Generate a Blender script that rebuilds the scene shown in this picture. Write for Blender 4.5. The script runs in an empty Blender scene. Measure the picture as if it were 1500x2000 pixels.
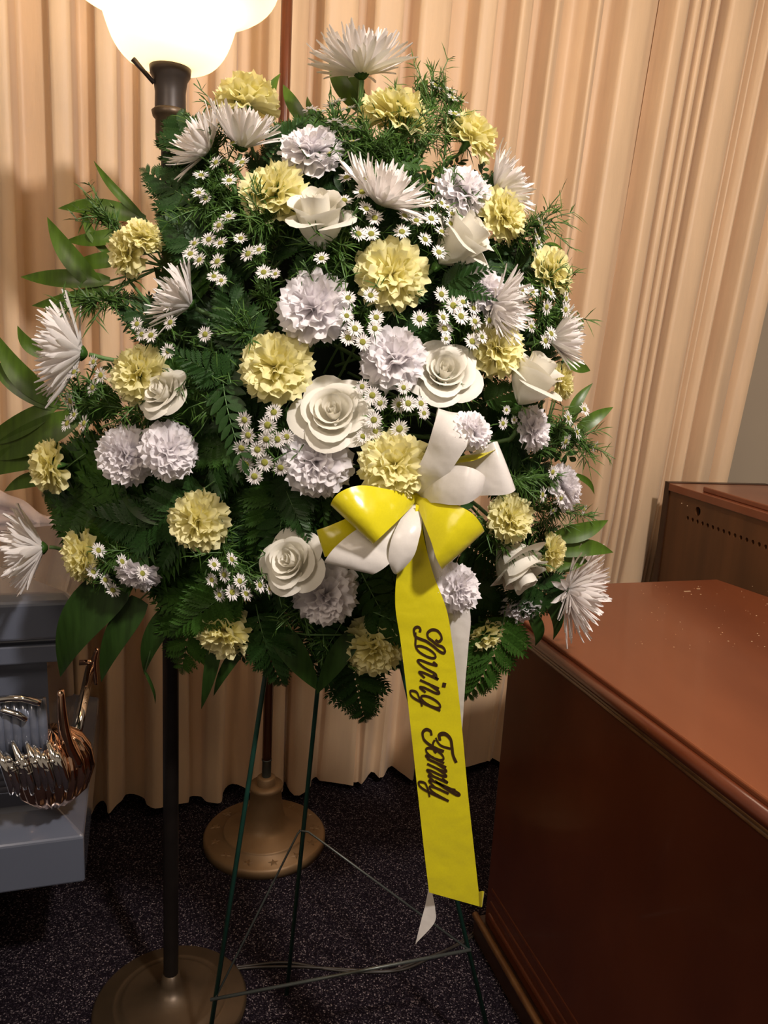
import bpy, math, random
from mathutils import Vector, Matrix
PI = math.pi
rnd = random.Random(7)
SC = bpy.context.scene
COL = SC.collection

# ------------------------------------------------------------------ camera
H = 1.3; PITCH = math.radians(11.5); ROLL = math.radians(3.2); F = 1500.0
CAM = Vector((0, 0, H))
FW = Vector((0, math.cos(PITCH), -math.sin(PITCH)))
_R0 = Vector((1, 0, 0)); _U0 = _R0.cross(FW)
RT = math.cos(ROLL) * _R0 + math.sin(ROLL) * _U0
UP = -math.sin(ROLL) * _R0 + math.cos(ROLL) * _U0
cd = bpy.data.cameras.new('camera'); cam = bpy.data.objects.new('camera', cd); COL.objects.link(cam)
cam.matrix_world = Matrix(((RT.x, UP.x, -FW.x, CAM.x), (RT.y, UP.y, -FW.y, CAM.y), (RT.z, UP.z, -FW.z, CAM.z), (0, 0, 0, 1)))
cd.sensor_fit = 'VERTICAL'; cd.sensor_height = 24.0; cd.lens = 24.0 * F / 2000.0
cd.clip_start = 0.02
SC.camera = cam

# ------------------------------------------------------------------ light and exposure
w = bpy.data.worlds.new('World'); SC.world = w; w.use_nodes = True
w.node_tree.nodes['Background'].inputs[0].default_value = (1.0, 0.80, 0.62, 1)
w.node_tree.nodes['Background'].inputs[1].default_value = 0.22

def area(name, loc, target, size, power, color):
    l = bpy.data.lights.new(name, 'AREA'); l.shape = 'DISK'; l.size = size; l.energy = power; l.color = color
    o = bpy.data.objects.new(name, l); COL.objects.link(o); o.location = loc
    o.rotation_euler = (Vector(target) - Vector(loc)).to_track_quat('-Z', 'Y').to_euler()
    return o
area('ceiling_downlight', (0.75, -0.15, 2.62), (0.0, 1.1, 1.1), 0.16, 47, (1.0, 0.90, 0.84))
area('ceiling_lamp_left', (-0.9, -0.6, 2.62), (-0.1, 1.6, 1.2), 0.9, 20, (1.0, 0.82, 0.66))
area('ceiling_lamp_back', (0.9, 1.3, 2.66), (0.7, 1.9, 0.8), 0.6, 9, (1.0, 0.76, 0.54))
vs = SC.view_settings
vs.view_transform = 'Standard'; vs.look = 'None'; vs.gamma = 1.0; vs.exposure = 0.0; vs.use_curve_mapping = False

# ------------------------------------------------------------------ placing helpers
def ray(x, y): return FW + RT * ((x - 750) / F) - UP * ((y - 1000) / F)
def P(x, y, Y): d = ray(x, y); return CAM + d * (Y / d.y)          # the point at forward distance Y
def G(x, y, z=0.0): d = ray(x, y); return CAM + d * ((z - H) / d.z)  # the point at height z
def depth(p): return (p - CAM).dot(FW)
def px2m(n, p): return n / F * depth(p)
def facing(theta, tilt):                                            # 0 = to the viewer, 90 = sideways
    a = math.radians(theta); t = math.radians(tilt)
    return (-FW * math.cos(t) + (RT * math.cos(a) + UP * math.sin(a)) * math.sin(t)).normalized()

# ------------------------------------------------------------------ materials
def mat(name, col, rough=0.5, metal=0.0, var=0.12, scale=30.0, bump=0.0, bscale=200.0, sheen=0.0, sub=0.0,
        coat=0.0, trans=0.0, stretch=None, col2=None, emit=None, estr=0.0, spec=None, subr=None):
    m = bpy.data.materials.new(name); m.use_nodes = True; nt = m.node_tree; N = nt.nodes; L = nt.links
    b = N['Principled BSDF']
    tc = N.new('ShaderNodeTexCoord'); mp = N.new('ShaderNodeMapping')
    L.new(tc.outputs['Object'], mp.inputs[0])
    if stretch: mp.inputs['Scale'].default_value = stretch
    nz = N.new('ShaderNodeTexNoise'); nz.inputs['Scale'].default_value = scale; nz.inputs['Detail'].default_value = 4
    L.new(mp.outputs[0], nz.inputs['Vector'])
    cr = N.new('ShaderNodeValToRGB')
    c2 = col2 if col2 else tuple(min(1, c * (1 + var)) for c in col)
    c1 = col if col2 else tuple(c * (1 - var) for c in col)
    cr.color_ramp.elements[0].position = 0.3; cr.color_ramp.elements[0].color = (*c1, 1)
    cr.color_ramp.elements[1].position = 0.7; cr.color_ramp.elements[1].color = (*c2, 1)
    L.new(nz.outputs['Fac'], cr.inputs[0]); L.new(cr.outputs[0], b.inputs['Base Color'])
    b.inputs['Roughness'].default_value = rough; b.inputs['Metallic'].default_value = metal
    if spec is not None: b.inputs['Specular IOR Level'].default_value = spec
    if sheen: b.inputs['Sheen Weight'].default_value = sheen
    if coat: b.inputs['Coat Weight'].default_value = coat; b.inputs['Coat Roughness'].default_value = 0.08
    if emit: b.inputs['Emission Color'].default_value = (*emit, 1); b.inputs['Emission Strength'].default_value = estr
    if bump:
        n2 = N.new('ShaderNodeTexNoise'); n2.inputs['Scale'].default_value = bscale; n2.inputs['Detail'].default_value = 3
        L.new(mp.outputs[0], n2.inputs['Vector'])
        bp = N.new('ShaderNodeBump'); bp.inputs['Strength'].default_value = bump; bp.inputs['Distance'].default_value = 0.002 if bscale > 15 else 0.012
        L.new(n2.outputs['Fac'], bp.inputs['Height']); L.new(bp.outputs[0], b.inputs['Normal'])
    if trans:                                                        # thin leaf or petal: some light comes through
        tr = N.new('ShaderNodeBsdfTranslucent'); L.new(cr.outputs[0], tr.inputs[0])
        mx = N.new('ShaderNodeMixShader'); mx.inputs[0].default_value = trans
        L.new(b.outputs[0], mx.inputs[1]); L.new(tr.outputs[0], mx.inputs[2])
        L.new(mx.outputs[0], N['Material Output'].inputs['Surface'])
    return m
M = {}
M['white'] = mat('white_petal', (0.95, 0.92, 0.935), 0.6, trans=0.38, var=0.02, scale=60)
M['cream'] = mat('cream_petal', (0.90, 0.87, 0.77), 0.5, trans=0.25, var=0.02, scale=40)
M['mum'] = mat('ivory_petal', (0.92, 0.88, 0.85), 0.5, trans=0.25, var=0.03, scale=60)
M['yellow'] = mat('pale_yellow_petal', (0.95, 0.90, 0.50), 0.6, trans=0.36, var=0.03, scale=60)
M['disc'] = mat('yellow_green_disc', (0.50, 0.50, 0.08), 0.8, bump=0.8, bscale=1500)
M['fern'] = mat('dark_fern_green', (0.020, 0.060, 0.011), 0.5, spec=0.3, trans=0.12, var=0.35, scale=25)
M['fern2'] = mat('fresh_fern_green', (0.040, 0.108, 0.014), 0.5, spec=0.3, trans=0.2, var=0.3, scale=25)
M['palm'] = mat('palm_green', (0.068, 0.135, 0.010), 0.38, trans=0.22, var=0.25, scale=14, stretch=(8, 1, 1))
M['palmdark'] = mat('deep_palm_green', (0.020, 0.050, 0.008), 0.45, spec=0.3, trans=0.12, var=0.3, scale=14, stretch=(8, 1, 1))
M['needle'] = mat('needle_green', (0.052, 0.115, 0.018), 0.5, spec=0.3, trans=0.1, var=0.3, scale=60)
M['stem'] = mat('stem_green', (0.10, 0.20, 0.06), 0.5, var=0.15)
M['calyx'] = mat('calyx_green', (0.10, 0.26, 0.05), 0.5, trans=0.1, var=0.2)
M['foam'] = mat('soaked_foam', (0.006, 0.016, 0.007), 0.95, bump=0.8, bscale=300)
M['ribbon_yellow'] = mat('yellow_satin', (0.70, 0.62, 0.008), 0.24, var=0.03, bump=.5, bscale=14, scale=400, trans=0.12, sheen=0.2)
M['ribbon_white'] = mat('ivory_satin', (0.80, 0.76, 0.71), 0.24, var=0.02, bump=.5, bscale=14, scale=400, trans=0.15, sheen=0.2)
M['letter'] = mat('brown_glitter_print', (0.055, 0.028, 0.012), 0.35, var=0.6, scale=1800, metal=0.3)
M['wire'] = mat('green_wire', (0.010, 0.05, 0.035), 0.35, var=0.2)
M['barewire'] = mat('grey_wire', (0.09, 0.10, 0.09), 0.35, metal=0.5)
M['black'] = mat('bronze_black_paint', (0.007, 0.005, 0.004), 0.42, var=0.3)
M['bronze'] = mat('brown_bronze', (0.075, 0.050, 0.028), 0.40, metal=0.5, var=0.2, scale=12)
M['socket'] = mat('dark_bronze_socket', (0.045, 0.035, 0.030), 0.4, metal=0.3)
M['gold'] = mat('antique_gold', (0.25, 0.155, 0.075), 0.48, metal=0.35, var=0.15, scale=10)
M['pole'] = mat('varnished_pole', (0.12, 0.032, 0.010), 0.3, var=0.3, scale=20, stretch=(4, 4, .4), coat=0.3)
M['curtain'] = mat('champagne_cloth', (0.75, 0.535, 0.335), 0.5, var=0.05, scale=9, stretch=(3, 3, .5), sheen=0.25, bump=0.25, bscale=40, trans=0.08)
M['wall'] = mat('taupe_paint', (0.43, 0.35, 0.255), 0.8, var=0.02, scale=3)
M['ceiling'] = mat('ceiling_white', (0.70, 0.66, 0.60), 0.9, var=0.02)
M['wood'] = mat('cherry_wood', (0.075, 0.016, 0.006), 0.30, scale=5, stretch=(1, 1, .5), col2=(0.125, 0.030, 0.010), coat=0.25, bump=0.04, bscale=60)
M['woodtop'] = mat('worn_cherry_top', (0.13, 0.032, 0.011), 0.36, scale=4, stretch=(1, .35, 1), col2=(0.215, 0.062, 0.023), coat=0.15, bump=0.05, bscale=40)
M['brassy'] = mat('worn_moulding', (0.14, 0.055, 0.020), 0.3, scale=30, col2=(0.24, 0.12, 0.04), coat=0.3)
M['walnut'] = mat('walnut_veneer', (0.070, 0.027, 0.008), 0.38, scale=6, stretch=(3, 3, .35), col2=(0.12, 0.047, 0.015))
M['walnutred'] = mat('red_walnut_edge', (0.16, 0.045, 0.020), 0.3, scale=6, col2=(0.22, 0.07, 0.030), coat=0.2)
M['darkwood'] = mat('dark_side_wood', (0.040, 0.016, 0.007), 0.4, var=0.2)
M['hole'] = mat('hole_dark', (0.004, 0.003, 0.003), 0.9)
M['casket'] = mat('slate_blue_enamel', (0.135, 0.152, 0.200), 0.22, var=0.02, scale=4, coat=0.8, metal=0.2)
M['chrome'] = mat('chrome', (0.80, 0.78, 0.74), 0.08, metal=1.0, var=0.02)
M['copper'] = mat('copper_chrome', (0.75, 0.48, 0.33), 0.10, metal=1.0, var=0.04)
M['satin'] = mat('pink_white_satin', (0.86, 0.74, 0.76), 0.5, var=0.05, scale=10)
M['cord'] = mat('brown_cord', (0.025, 0.020, 0.016), 0.45)
M['chip'] = mat('bare_wood_chip', (0.62, 0.42, 0.24), 0.7)

def carpet():
    m = bpy.data.materials.new('speckled_carpet'); m.use_nodes = True; nt = m.node_tree; N = nt.nodes; L = nt.links
    b = N['Principled BSDF']; b.inputs['Roughness'].default_value = 0.95; b.inputs['Specular IOR Level'].default_value = 0.1
    tc = N.new('ShaderNodeTexCoord')
    v = N.new('ShaderNodeTexVoronoi'); v.inputs['Scale'].default_value = 430; L.new(tc.outputs['Object'], v.inputs['Vector'])
    sp = N.new('ShaderNodeSeparateColor'); L.new(v.outputs['Color'], sp.inputs[0])
    cr = N.new('ShaderNodeValToRGB'); e = cr.color_ramp.elements
    e[0].position = 0.0; e[0].color = (0.005, 0.003, 0.006, 1); e[1].position = 1.0; e[1].color = (0.28, 0.23, 0.24, 1)
    for p, c in ((0.60, (0.009, 0.006, 0.010)), (0.78, (0.026, 0.018, 0.027)), (0.90, (0.060, 0.048, 0.056)), (0.96, (0.17, 0.14, 0.15))):
        x = e.new(p); x.color = (*c, 1)
    L.new(sp.outputs[0], cr.inputs[0])
    L.new(cr.outputs[0], b.inputs['Base Color'])
    nz = N.new('ShaderNodeTexNoise'); nz.inputs['Scale'].default_value = 500; L.new(tc.outputs['Object'], nz.inputs['Vector'])
    bp = N.new('ShaderNodeBump'); bp.inputs['Strength'].default_value = 0.8; bp.inputs['Distance'].default_value = 0.004
    L.new(nz.outputs['Fac'], bp.inputs['Height']); L.new(bp.outputs[0], b.inputs['Normal'])
    return m
M['carpet'] = carpet()

# ------------------------------------------------------------------ mesh helpers
class MB:
    def __init__(s): s.v = []; s.f = []
    def add(s, vs, fs):
        o = len(s.v); s.v += [tuple(v) for v in vs]; s.f += [tuple(i + o for i in f) for f in fs]; return s
    def mesh(s, name, m, smooth=True):
        me = bpy.data.meshes.new(name); me.from_pydata(s.v, [], s.f); me.update()
        if m: me.materials.append(m)
        if smooth: me.polygons.foreach_set('use_smooth', [True] * len(me.polygons))
        return me
def link(name, me, parent=None, mw=None):
    o = bpy.data.objects.new(name, me); COL.objects.link(o)
    if parent: o.parent = parent
    if mw is not None: o.matrix_local = mw
    return o
def tag(o, label=None, cat=None, group=None, kind=None):
    if label: o['label'] = label
    if cat: o['category'] = cat
    if group: o['group'] = group
    if kind: o['kind'] = kind
    return o
def empty(name, mw, label, cat, group=None):
    o = bpy.data.objects.new(name, None); COL.objects.link(o); o.empty_display_size = 0.02
    o.matrix_world = mw; return tag(o, label, cat, group)
def grid(nu, nv, fn, closed=False):
    vs = [fn(i / nu, j / nv) for i in range(nu + 1) for j in range(nv + (0 if closed else 1))]
    c = nv if closed else nv + 1
    fs = []
    for i in range(nu):
        for j in range(nv):
            j2 = (j + 1) % c if closed else j + 1
            fs.append((i * c + j, i * c + j2, (i + 1) * c + j2, (i + 1) * c + j))
    return vs, fs
def catmull(pts, n):
    pts = [Vector(p) for p in pts]; out = []
    q = [pts[0] * 2 - pts[1]] + pts + [pts[-1] * 2 - pts[-2]]
    for i in range(len(pts) - 1):
        a, b, c, d = q[i:i + 4]
        for k in range(n):
            t = k / n
            out.append(0.5 * ((2 * b) + (c - a) * t + (2 * a - 5 * b + 4 * c - d) * t * t + (3 * b - a - 3 * c + d) * t ** 3))
    out.append(pts[-1]); return out
def tube(mb, pts, r, seg=8, cap=True):
    pts = [Vector(p) for p in pts]; n = len(pts)
    rs = r if isinstance(r, (list, tuple)) else [r] * n
    vs = []; nrm = None
    for i, p in enumerate(pts):
        t = (pts[min(i + 1, n - 1)] - pts[max(i - 1, 0)]).normalized()
        if nrm is None: nrm = t.orthogonal().normalized()
        nrm = (nrm - t * nrm.dot(t)).normalized(); bi = t.cross(nrm)
        for k in range(seg):
            a = 2 * PI * k / seg; vs.append(p + (nrm * math.cos(a) + bi * math.sin(a)) * rs[i])
    fs = [(i * seg + k, i * seg + (k + 1) % seg, (i + 1) * seg + (k + 1) % seg, (i + 1) * seg + k) for i in range(n - 1) for k in range(seg)]
    if cap: fs += [tuple(range(seg))[::-1], tuple((n - 1) * seg + k for k in range(seg))]
    return mb.add(vs, fs)
def lathe(mb, prof, seg=40, origin=(0, 0, 0), flute=0.0, nf=0):
    o = Vector(origin); vs = []
    for r, z in prof:
        for k in range(seg):
            a = 2 * PI * k / seg; rr = r * (1 + flute * math.cos(nf * a)) if nf else r
            vs.append(o + Vector((rr * math.cos(a), rr * math.sin(a), z)))
    fs = [(i * seg + k, i * seg + (k + 1) % seg, (i + 1) * seg + (k + 1) % seg, (i + 1) * seg + k) for i in range(len(prof) - 1) for k in range(seg)]
    return mb.add(vs, fs)
def box(mb, o, ex, ey, ez):
    o = Vector(o); ex = Vector(ex); ey = Vector(ey); ez = Vector(ez)
    v = [o, o + ex, o + ex + ey, o + ey]; v += [p + ez for p in v]
    return mb.add(v, [(0, 3, 2, 1), (4, 5, 6, 7), (0, 1, 5, 4), (1, 2, 6, 5), (2, 3, 7, 6), (3, 0, 4, 7)])
def prism(mb, poly, z0, z1, inset_top=0.0):
    n = len(poly); c = sum((Vector((p[0], p[1], 0)) for p in poly), Vector()) / n
    vs = [(p[0], p[1], z0) for p in poly]
    for p in poly:
        d = (c - Vector((p[0], p[1], 0))).normalized() * inset_top
        vs.append((p[0] + d.x, p[1] + d.y, z1))
    return mb.add(vs, [tuple(range(n))[::-1], tuple(range(n, 2 * n))] + [(i, (i + 1) % n, n + (i + 1) % n, n + i) for i in range(n)])
def bevel(o, wd=0.003, seg=2):
    md = o.modifiers.new('bevel', 'BEVEL'); md.width = wd; md.segments = seg; md.limit_method = 'ANGLE'
    return o
def frame(origin, y, z):                                            # local +Y = y, local +Z near z
    y = y.normalized(); z = (z - y * z.dot(y)).normalized(); x = y.cross(z)
    return Matrix(((x.x, y.x, z.x, origin.x), (x.y, y.y, z.y, origin.y), (x.z, y.z, z.z, origin.z), (0, 0, 0, 1)))
def axisframe(origin, z, spin=0.0):
    z = z.normalized(); x = z.orthogonal().normalized(); x = Matrix.Rotation(spin, 3, z) @ x; y = z.cross(x)
    return Matrix(((x.x, y.x, z.x, origin.x), (x.y, y.y, z.y, origin.y), (x.z, y.z, z.z, origin.z), (0, 0, 0, 1)))
S4 = lambda s: Matrix.Scale(s, 4)

# ================================================================== THE SETTING
mb = MB(); box(mb, (-3, -2.5, -0.05), (6, 0, 0), (0, 7, 0), (0, 0, 0.05))
tag(link('floor', mb.mesh('floor', M['carpet'], False)), 'dark carpet with pale and purple flecks', kind='structure')
mb = MB(); box(mb, (-3, -2.5, 2.7), (6, 0, 0), (0, 7, 0), (0, 0, 0.05))
tag(link('ceiling', mb.mesh('ceiling', M['ceiling'], False)), 'plain ceiling', kind='structure')
CD = Vector((1, 0.325, 0)).normalized(); CN = Vector((0.325, -1, 0)).normalized()   # along the curtain / towards the room
C0 = Vector((-0.703, 1.92, 0))
mb = MB(); box(mb, C0 - CN * 0.16 - CD * 2.6, CD * 6.0, -CN * 0.08, (0, 0, 2.7))
tag(link('wall_back', mb.mesh('wall_back', M['wall'], False)), 'taupe painted wall behind the curtain', kind='structure')

def on_curtain(x, y):                                               # distance along the curtain line for a view ray
    d = ray(x, y); n = Vector((CN.x, CN.y, 0)); t = (C0 - CAM).dot(n) / d.dot(n); return ((CAM + d * t) - C0).dot(CD)
def curtain(name, knots, label, ext0, ext1, seed, lean=.055):
    r = random.Random(seed)
    ks = [(on_curtain(x, 300), o) for x, o in knots]
    s0 = ks[0][0] - ext0; s = ks[0][0]; pre = []
    while s > s0:
        s -= r.uniform(.035, .05); pre.append((s, r.choice((.03, .035)) if len(pre) % 2 else -.03))
    ks = pre[::-1] + ks
    s = ks[-1][0]; e = s + ext1; i = 0
    while s < e:
        s += r.uniform(.02, .035); ks.append((s, .025 if i % 2 else -.025)); i += 1
    a, b = ks[0][0], ks[-1][0]
    xs = []
    for (p, o1), (q, o2) in zip(ks, ks[1:]):
        n = 5
        for k in range(n):
            e_ = k / n; e_ = e_ * e_ * (3 - 2 * e_); xs.append((p + (q - p) * k / n, o1 + (o2 - o1) * e_ + .003 * math.sin(PI * k / n) * (1 if o1 > 0 else -1), k))
    xs.append((b, ks[-1][1], 0))
    nz = 26; vs = []
    ph = [r.uniform(0, 6) for _ in range(4)]
    for j in range(nz + 1):
        t = j / nz; z = 0.028 + 2.64 * t
        low = max(0, 1 - t * 2.2); low2 = max(0, 1 - t * 3.2) ** .8
        for s, o, _ in xs:
            amp = 1 + 0.55 * low + 0.10 * math.sin(5 * t + s * 9)
            ds = (0.008 * math.sin(s * 23 + ph[0] + 2 * t) + 0.006 * math.sin(s * 61 + ph[1])) * (0.3 + low)
            wob = 0.006 * math.sin(s * 40 + 7 * t + ph[2]) * low
            zz = z + (0.010 * math.sin(s * 17 + ph[3]) if j == 0 else 0)
            oo = o * amp * (1 - .78 * low2) + .030 * low2 * math.sin(s * 56 + 2.2 * math.sin(s * 13 + ph[3])) + .010 * low2 * math.sin(s * 23 + ph[1])
            p = C0 + CD * (s + ds - lean * max(0, s - .3) * (1.65 - z)) + CN * (oo + wob)
            vs.append((p.x, p.y, zz))
    c = len(xs); fs = [(j * c + i, j * c + i + 1, (j + 1) * c + i + 1, (j + 1) * c + i) for j in range(nz) for i in range(c - 1)]
    m = MB(); m.add(vs, fs); o = link(name, m.mesh(name, M['curtain']))
    return tag(o, label, 'curtain')
h, l = 0.033, -0.036
curtain('curtain', [(-30, l), (0, h), (28, h), (36, l), (95, l * .6), (108, h), (146, h), (156, l), (186, l * .8), (192, h), (230, h),
    (238, l), (266, l), (272, h), (330, .02), (362, h), (374, l), (410, l), (420, h), (455, h), (466, l), (505, l), (515, h * .6), (556, h), (590, .01),
    (597, l), (612, l), (618, h), (675, h * .8), (684, l), (702, l), (708, h), (758, h), (766, l), (786, l), (794, h), (848, h * .7),
    (858, l), (888, l), (896, h), (928, h), (937, l), (962, l), (972, h), (998, .02), (1004, l), (1026, l), (1032, h), (1048, .02), (1056, l * .4),
    (1084, l), (1101, l * .2), (1108, h), (1124, .02), (1132, l), (1154, l), (1166, h), (1200, h), (1222, .012), (1230, l), (1244, l)],
    'champagne cloth curtain in wide soft folds behind the floral spray', 0.9, 0.0, 3)
curtain('gathered_curtain', [(1240, -.03), (1250, .045), (1270, .04), (1276, -.045), (1284, .03), (1297, .03), (1301, -.045), (1306, .03), (1315, .03),
    (1320, -.045), (1325, .03), (1331, .03), (1335, -.06), (1342, -.06), (1347, .04), (1384, .045), (1392, .0), (1398, .02), (1404, .0), (1410, .022), (1417, 0),
    (1424, .02), (1432, .03), (1440, -.04), (1452, -.04), (1462, .04), (1490, .03), (1502, -.01), (1514, .02), (1534, .03)],
    'curtain gathered into narrow tight pleats at the right end by the bare wall', 0.0, 0.0, 5)

# ================================================================== FLAG STAND AND FLOOR LAMP
def at(p): return Matrix.Translation(p)
b2 = G(517, 1640); FS = Vector((b2.x, b2.y, 0))
fs_ = empty('flag_stand', at(FS), 'wooden flag pole in a round antique gold base, behind the easel legs', 'flag stand')
R = 0.163
mb = MB(); lathe(mb, [(0, 0), (R, 0), (R, .018), (R - .006, .025), (R * .69, .027), (R * .685, .033), (R * .66, .036), (R * .42, .045), (R * .34, .062), (R * .29, .09), (R * .26, .125), (R * .25, .150), (R * .27, .156), (R * .27, .166), (R * .15, .167), (0.012, .167)], 56)
link('base', mb.mesh('gold_base', M['gold']), fs_)
mb = MB(); lathe(mb, [(R * .15, .160), (R * .15, .186), (R * .12, .190), (0.0, .190)], 28); link('collar', mb.mesh('collar', M['gold']), fs_)
mb = MB(); lathe(mb, [(.0122, .185), (.0122, .235), (.0135, .236), (.0135, .240), (0, .240)], 20); link('ferrule', mb.mesh('ferrule', M['barewire']), fs_)
mb = MB(); lathe(mb, [(0, .236), (.0125, .236), (.0125, 2.35), (0, 2.36)], 20); link('pole', mb.mesh('pole', M['pole']), fs_)
mb = MB()
pts = []
for k in range(10):
    a = PI / 2 + k * PI / 5; rr = .015 if k % 2 == 0 else .0062; pts.append((rr * math.cos(a), rr * math.sin(a)))
inn = [(x * .72, y * .72) for x, y in pts]
mb.add([(x, y, 0) for x, y in pts] + [(x, y, .0016) for x, y in inn] , [(i, (i + 1) % 10, 10 + (i + 1) % 10, 10 + i) for i in range(10)] + [tuple(range(10, 20))])
starm = mb.mesh('star', M['gold'], False)
for k in range(13):
    a = 2 * PI * k / 13 + .2
    link('star', starm, fs_, at(Vector((R * .83 * math.cos(a), R * .83 * math.sin(a), .0262))) @ Matrix.Rotation(a + PI / 2, 4, 'Z'))

b1 = G(334, 1962); FL = Vector((b1.x, b1.y, 0))
fl = empty('floor_lamp', at(FL), 'torchiere floor lamp with glowing opal glass bowl on a dark pole', 'floor lamp')
R = 0.150
mb = MB(); lathe(mb, [(0, 0), (R, 0), (R, .006), (R - .006, .012), (R * .78, .013), (R * .75, .018), (R * .72, .018), (R * .67, .0165), (R * .64, .022), (R * .60, .0225), (R * .40, .028), (R * .22, .036), (R * .13, .052), (R * .11, .075), (0, .078)], 64)
link('base', mb.mesh('lamp_base', M['bronze']), fl)
mb = MB(); lathe(mb, [(.0145, .070), (.0145, 1.62), (.018, 1.625), (0.018, 1.635)], 24, flute=.02, nf=12); link('pole', mb.mesh('lamp_pole', M['black']), fl)
zt = 1.715
mb = MB(); lathe(mb, [(.0145, zt - .115), (.021, zt - .11), (.023, zt - .095), (.023, zt - .07), (.027, zt - .066), (.029, zt - .058), (.024, zt - .054)], 28)
link('collar', mb.mesh('lamp_collar', M['bronze']), fl)
mb = MB(); lathe(mb, [(.024, zt - .056), (.0235, zt - .03), (.026, zt - .012), (.031, zt - .004), (.032, zt + .006), (.030, zt + .012), (0.0, zt + .012)], 32)
sk = link('socket', mb.mesh('socket', M['socket']), fl)
mb = MB(); tube(mb, [(-.022, -.012, zt - .02), (-.034, -.020, zt - .008), (-.050, -.026, zt + .008)], [.0035, .0035, .0045], 10)
link('switch_key', mb.mesh('switch_key', M['socket']), fl)
def shade_mat():
    m = bpy.data.materials.new('opal_glass'); m.use_nodes = True; nt = m.node_tree; N = nt.nodes; L = nt.links
    b = N['Principled BSDF']; b.inputs['Base Color'].default_value = (0.9, 0.84, 0.70, 1); b.inputs['Roughness'].default_value = .25
    b.inputs['Emission Color'].default_value = (1.0, 0.76, 0.46, 1); b.inputs['Emission Strength'].default_value = 0.85
    tr = N.new('ShaderNodeBsdfTranslucent'); tr.inputs[0].default_value = (1, .93, .80, 1)
    mx = N.new('ShaderNodeMixShader'); mx.inputs[0].default_value = .5
    L.new(b.outputs[0], mx.inputs[1]); L.new(tr.outputs[0], mx.inputs[2]); L.new(mx.outputs[0], N['Material Output'].inputs['Surface'])
    return m
prof = [(.030, zt + .006), (.048, zt + .008), (.068, zt + .016), (.084, zt + .034), (.094, zt + .056), (.100, zt + .074), (.106, zt + .088), (.126, zt + .099), (.147, zt + .108), (.160, zt + .120), (.166, zt + .136), (.164, zt + .152), (.158, zt + .162)]
pf = [Vector((a, b, 0)) for a, b in prof]; pf = [(p.x, p.y) for p in catmull(pf, 3)]
mb = MB(); lathe(mb, pf, 72)
sh = link('glass_bowl', mb.mesh('glass_bowl', shade_mat()), fl)
sd = sh.modifiers.new('glass', 'SOLIDIFY'); sd.thickness = .003
mb = MB(); lathe(mb, [(.006, zt + .012), (.012, zt + .02), (.013, zt + .05), (.026, zt + .075), (.029, zt + .095), (.02, zt + .115), (0, zt + .122)], 20)
bm_ = mat('lit_bulb', (1, .9, .7), emit=(1, .78, .48), estr=14.0); link('bulb', mb.mesh('bulb', bm_), fl)
pl = bpy.data.lights.new('lamp_glow', 'POINT'); pl.energy = 5; pl.color = (1.0, .74, .44); pl.shadow_soft_size = .03
po = bpy.data.objects.new('lamp_glow', pl); COL.objects.link(po); po.location = FL + Vector((0, 0, zt + .155))

# ================================================================== CASKET
ca = math.radians(18); EX = Vector((math.cos(ca), math.sin(ca), 0)); EY = Vector((-math.sin(ca), math.cos(ca), 0)); EZ = Vector((0, 0, 1))
c_base = P(166, 1722, 1.27); CX = Vector((c_base.x, c_base.y, 0))
def zat(px, py): return P(px, py, 1.27).z
csk = empty('casket', Matrix(((EX.x, EY.x, 0, CX.x), (EX.y, EY.y, 0, CX.y), (0, 0, 1, c_base.z), (0, 0, 0, 1))),
            'slate blue metal casket with silver corner fittings at the left edge', 'casket')
z0 = c_base.z
zz = lambda px, py: zat(px, py) - z0
W = 0.60; LN = 0.9
def ring(mb, steps):                                                # nested rectangles, right end at x=-inset
    vs = []
    for ins, z in steps: vs += [(-ins, ins, z), (-ins, W - ins, z), (-LN, W - ins, z), (-LN, ins, z)]
    fs = [(i * 4 + k, i * 4 + (k + 1) % 4, (i + 1) * 4 + (k + 1) % 4, (i + 1) * 4 + k) for i in range(len(steps) - 1) for k in range(4)]
    fs += [(0, 3, 2, 1), tuple((len(steps) - 1) * 4 + k for k in range(4))]
    return mb.add([tuple(v) for v in vs], fs)
zb1 = zz(165, 1634); zb2 = zz(150, 1560) - .02; zr1 = zz(135, 1299); zr2 = zz(135, 1264); zl1 = zz(144, 1247); zl2 = zz(143, 1176)
mb = MB(); ring(mb, [(0, 0), (0, zb1), (.05, zb1 + .035), (.06, zb1 + .05)]); bevel(link('base_moulding', mb.mesh('casket_base', M['casket'], False), csk), .004)
mb = MB(); ring(mb, [(.055, zb1 + .045), (.060, zr1 + .01)]); link('body', mb.mesh('casket_body', M['casket'], False), csk)
mb = MB(); ring(mb, [(.022, zr1), (.022, zr2), (.032, zr2 + .004), (.032, zl1 + .006)]); bevel(link('rim', mb.mesh('casket_rim', M['casket'], False), csk), .003)
mb = MB(); ring(mb, [(.004, zl1), (.004, zl2), (.020, zl2 + .013), (.20, zl2 + .035)]); bevel(link('lid', mb.mesh('casket_lid', M['casket'], False), csk), .005)
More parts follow.
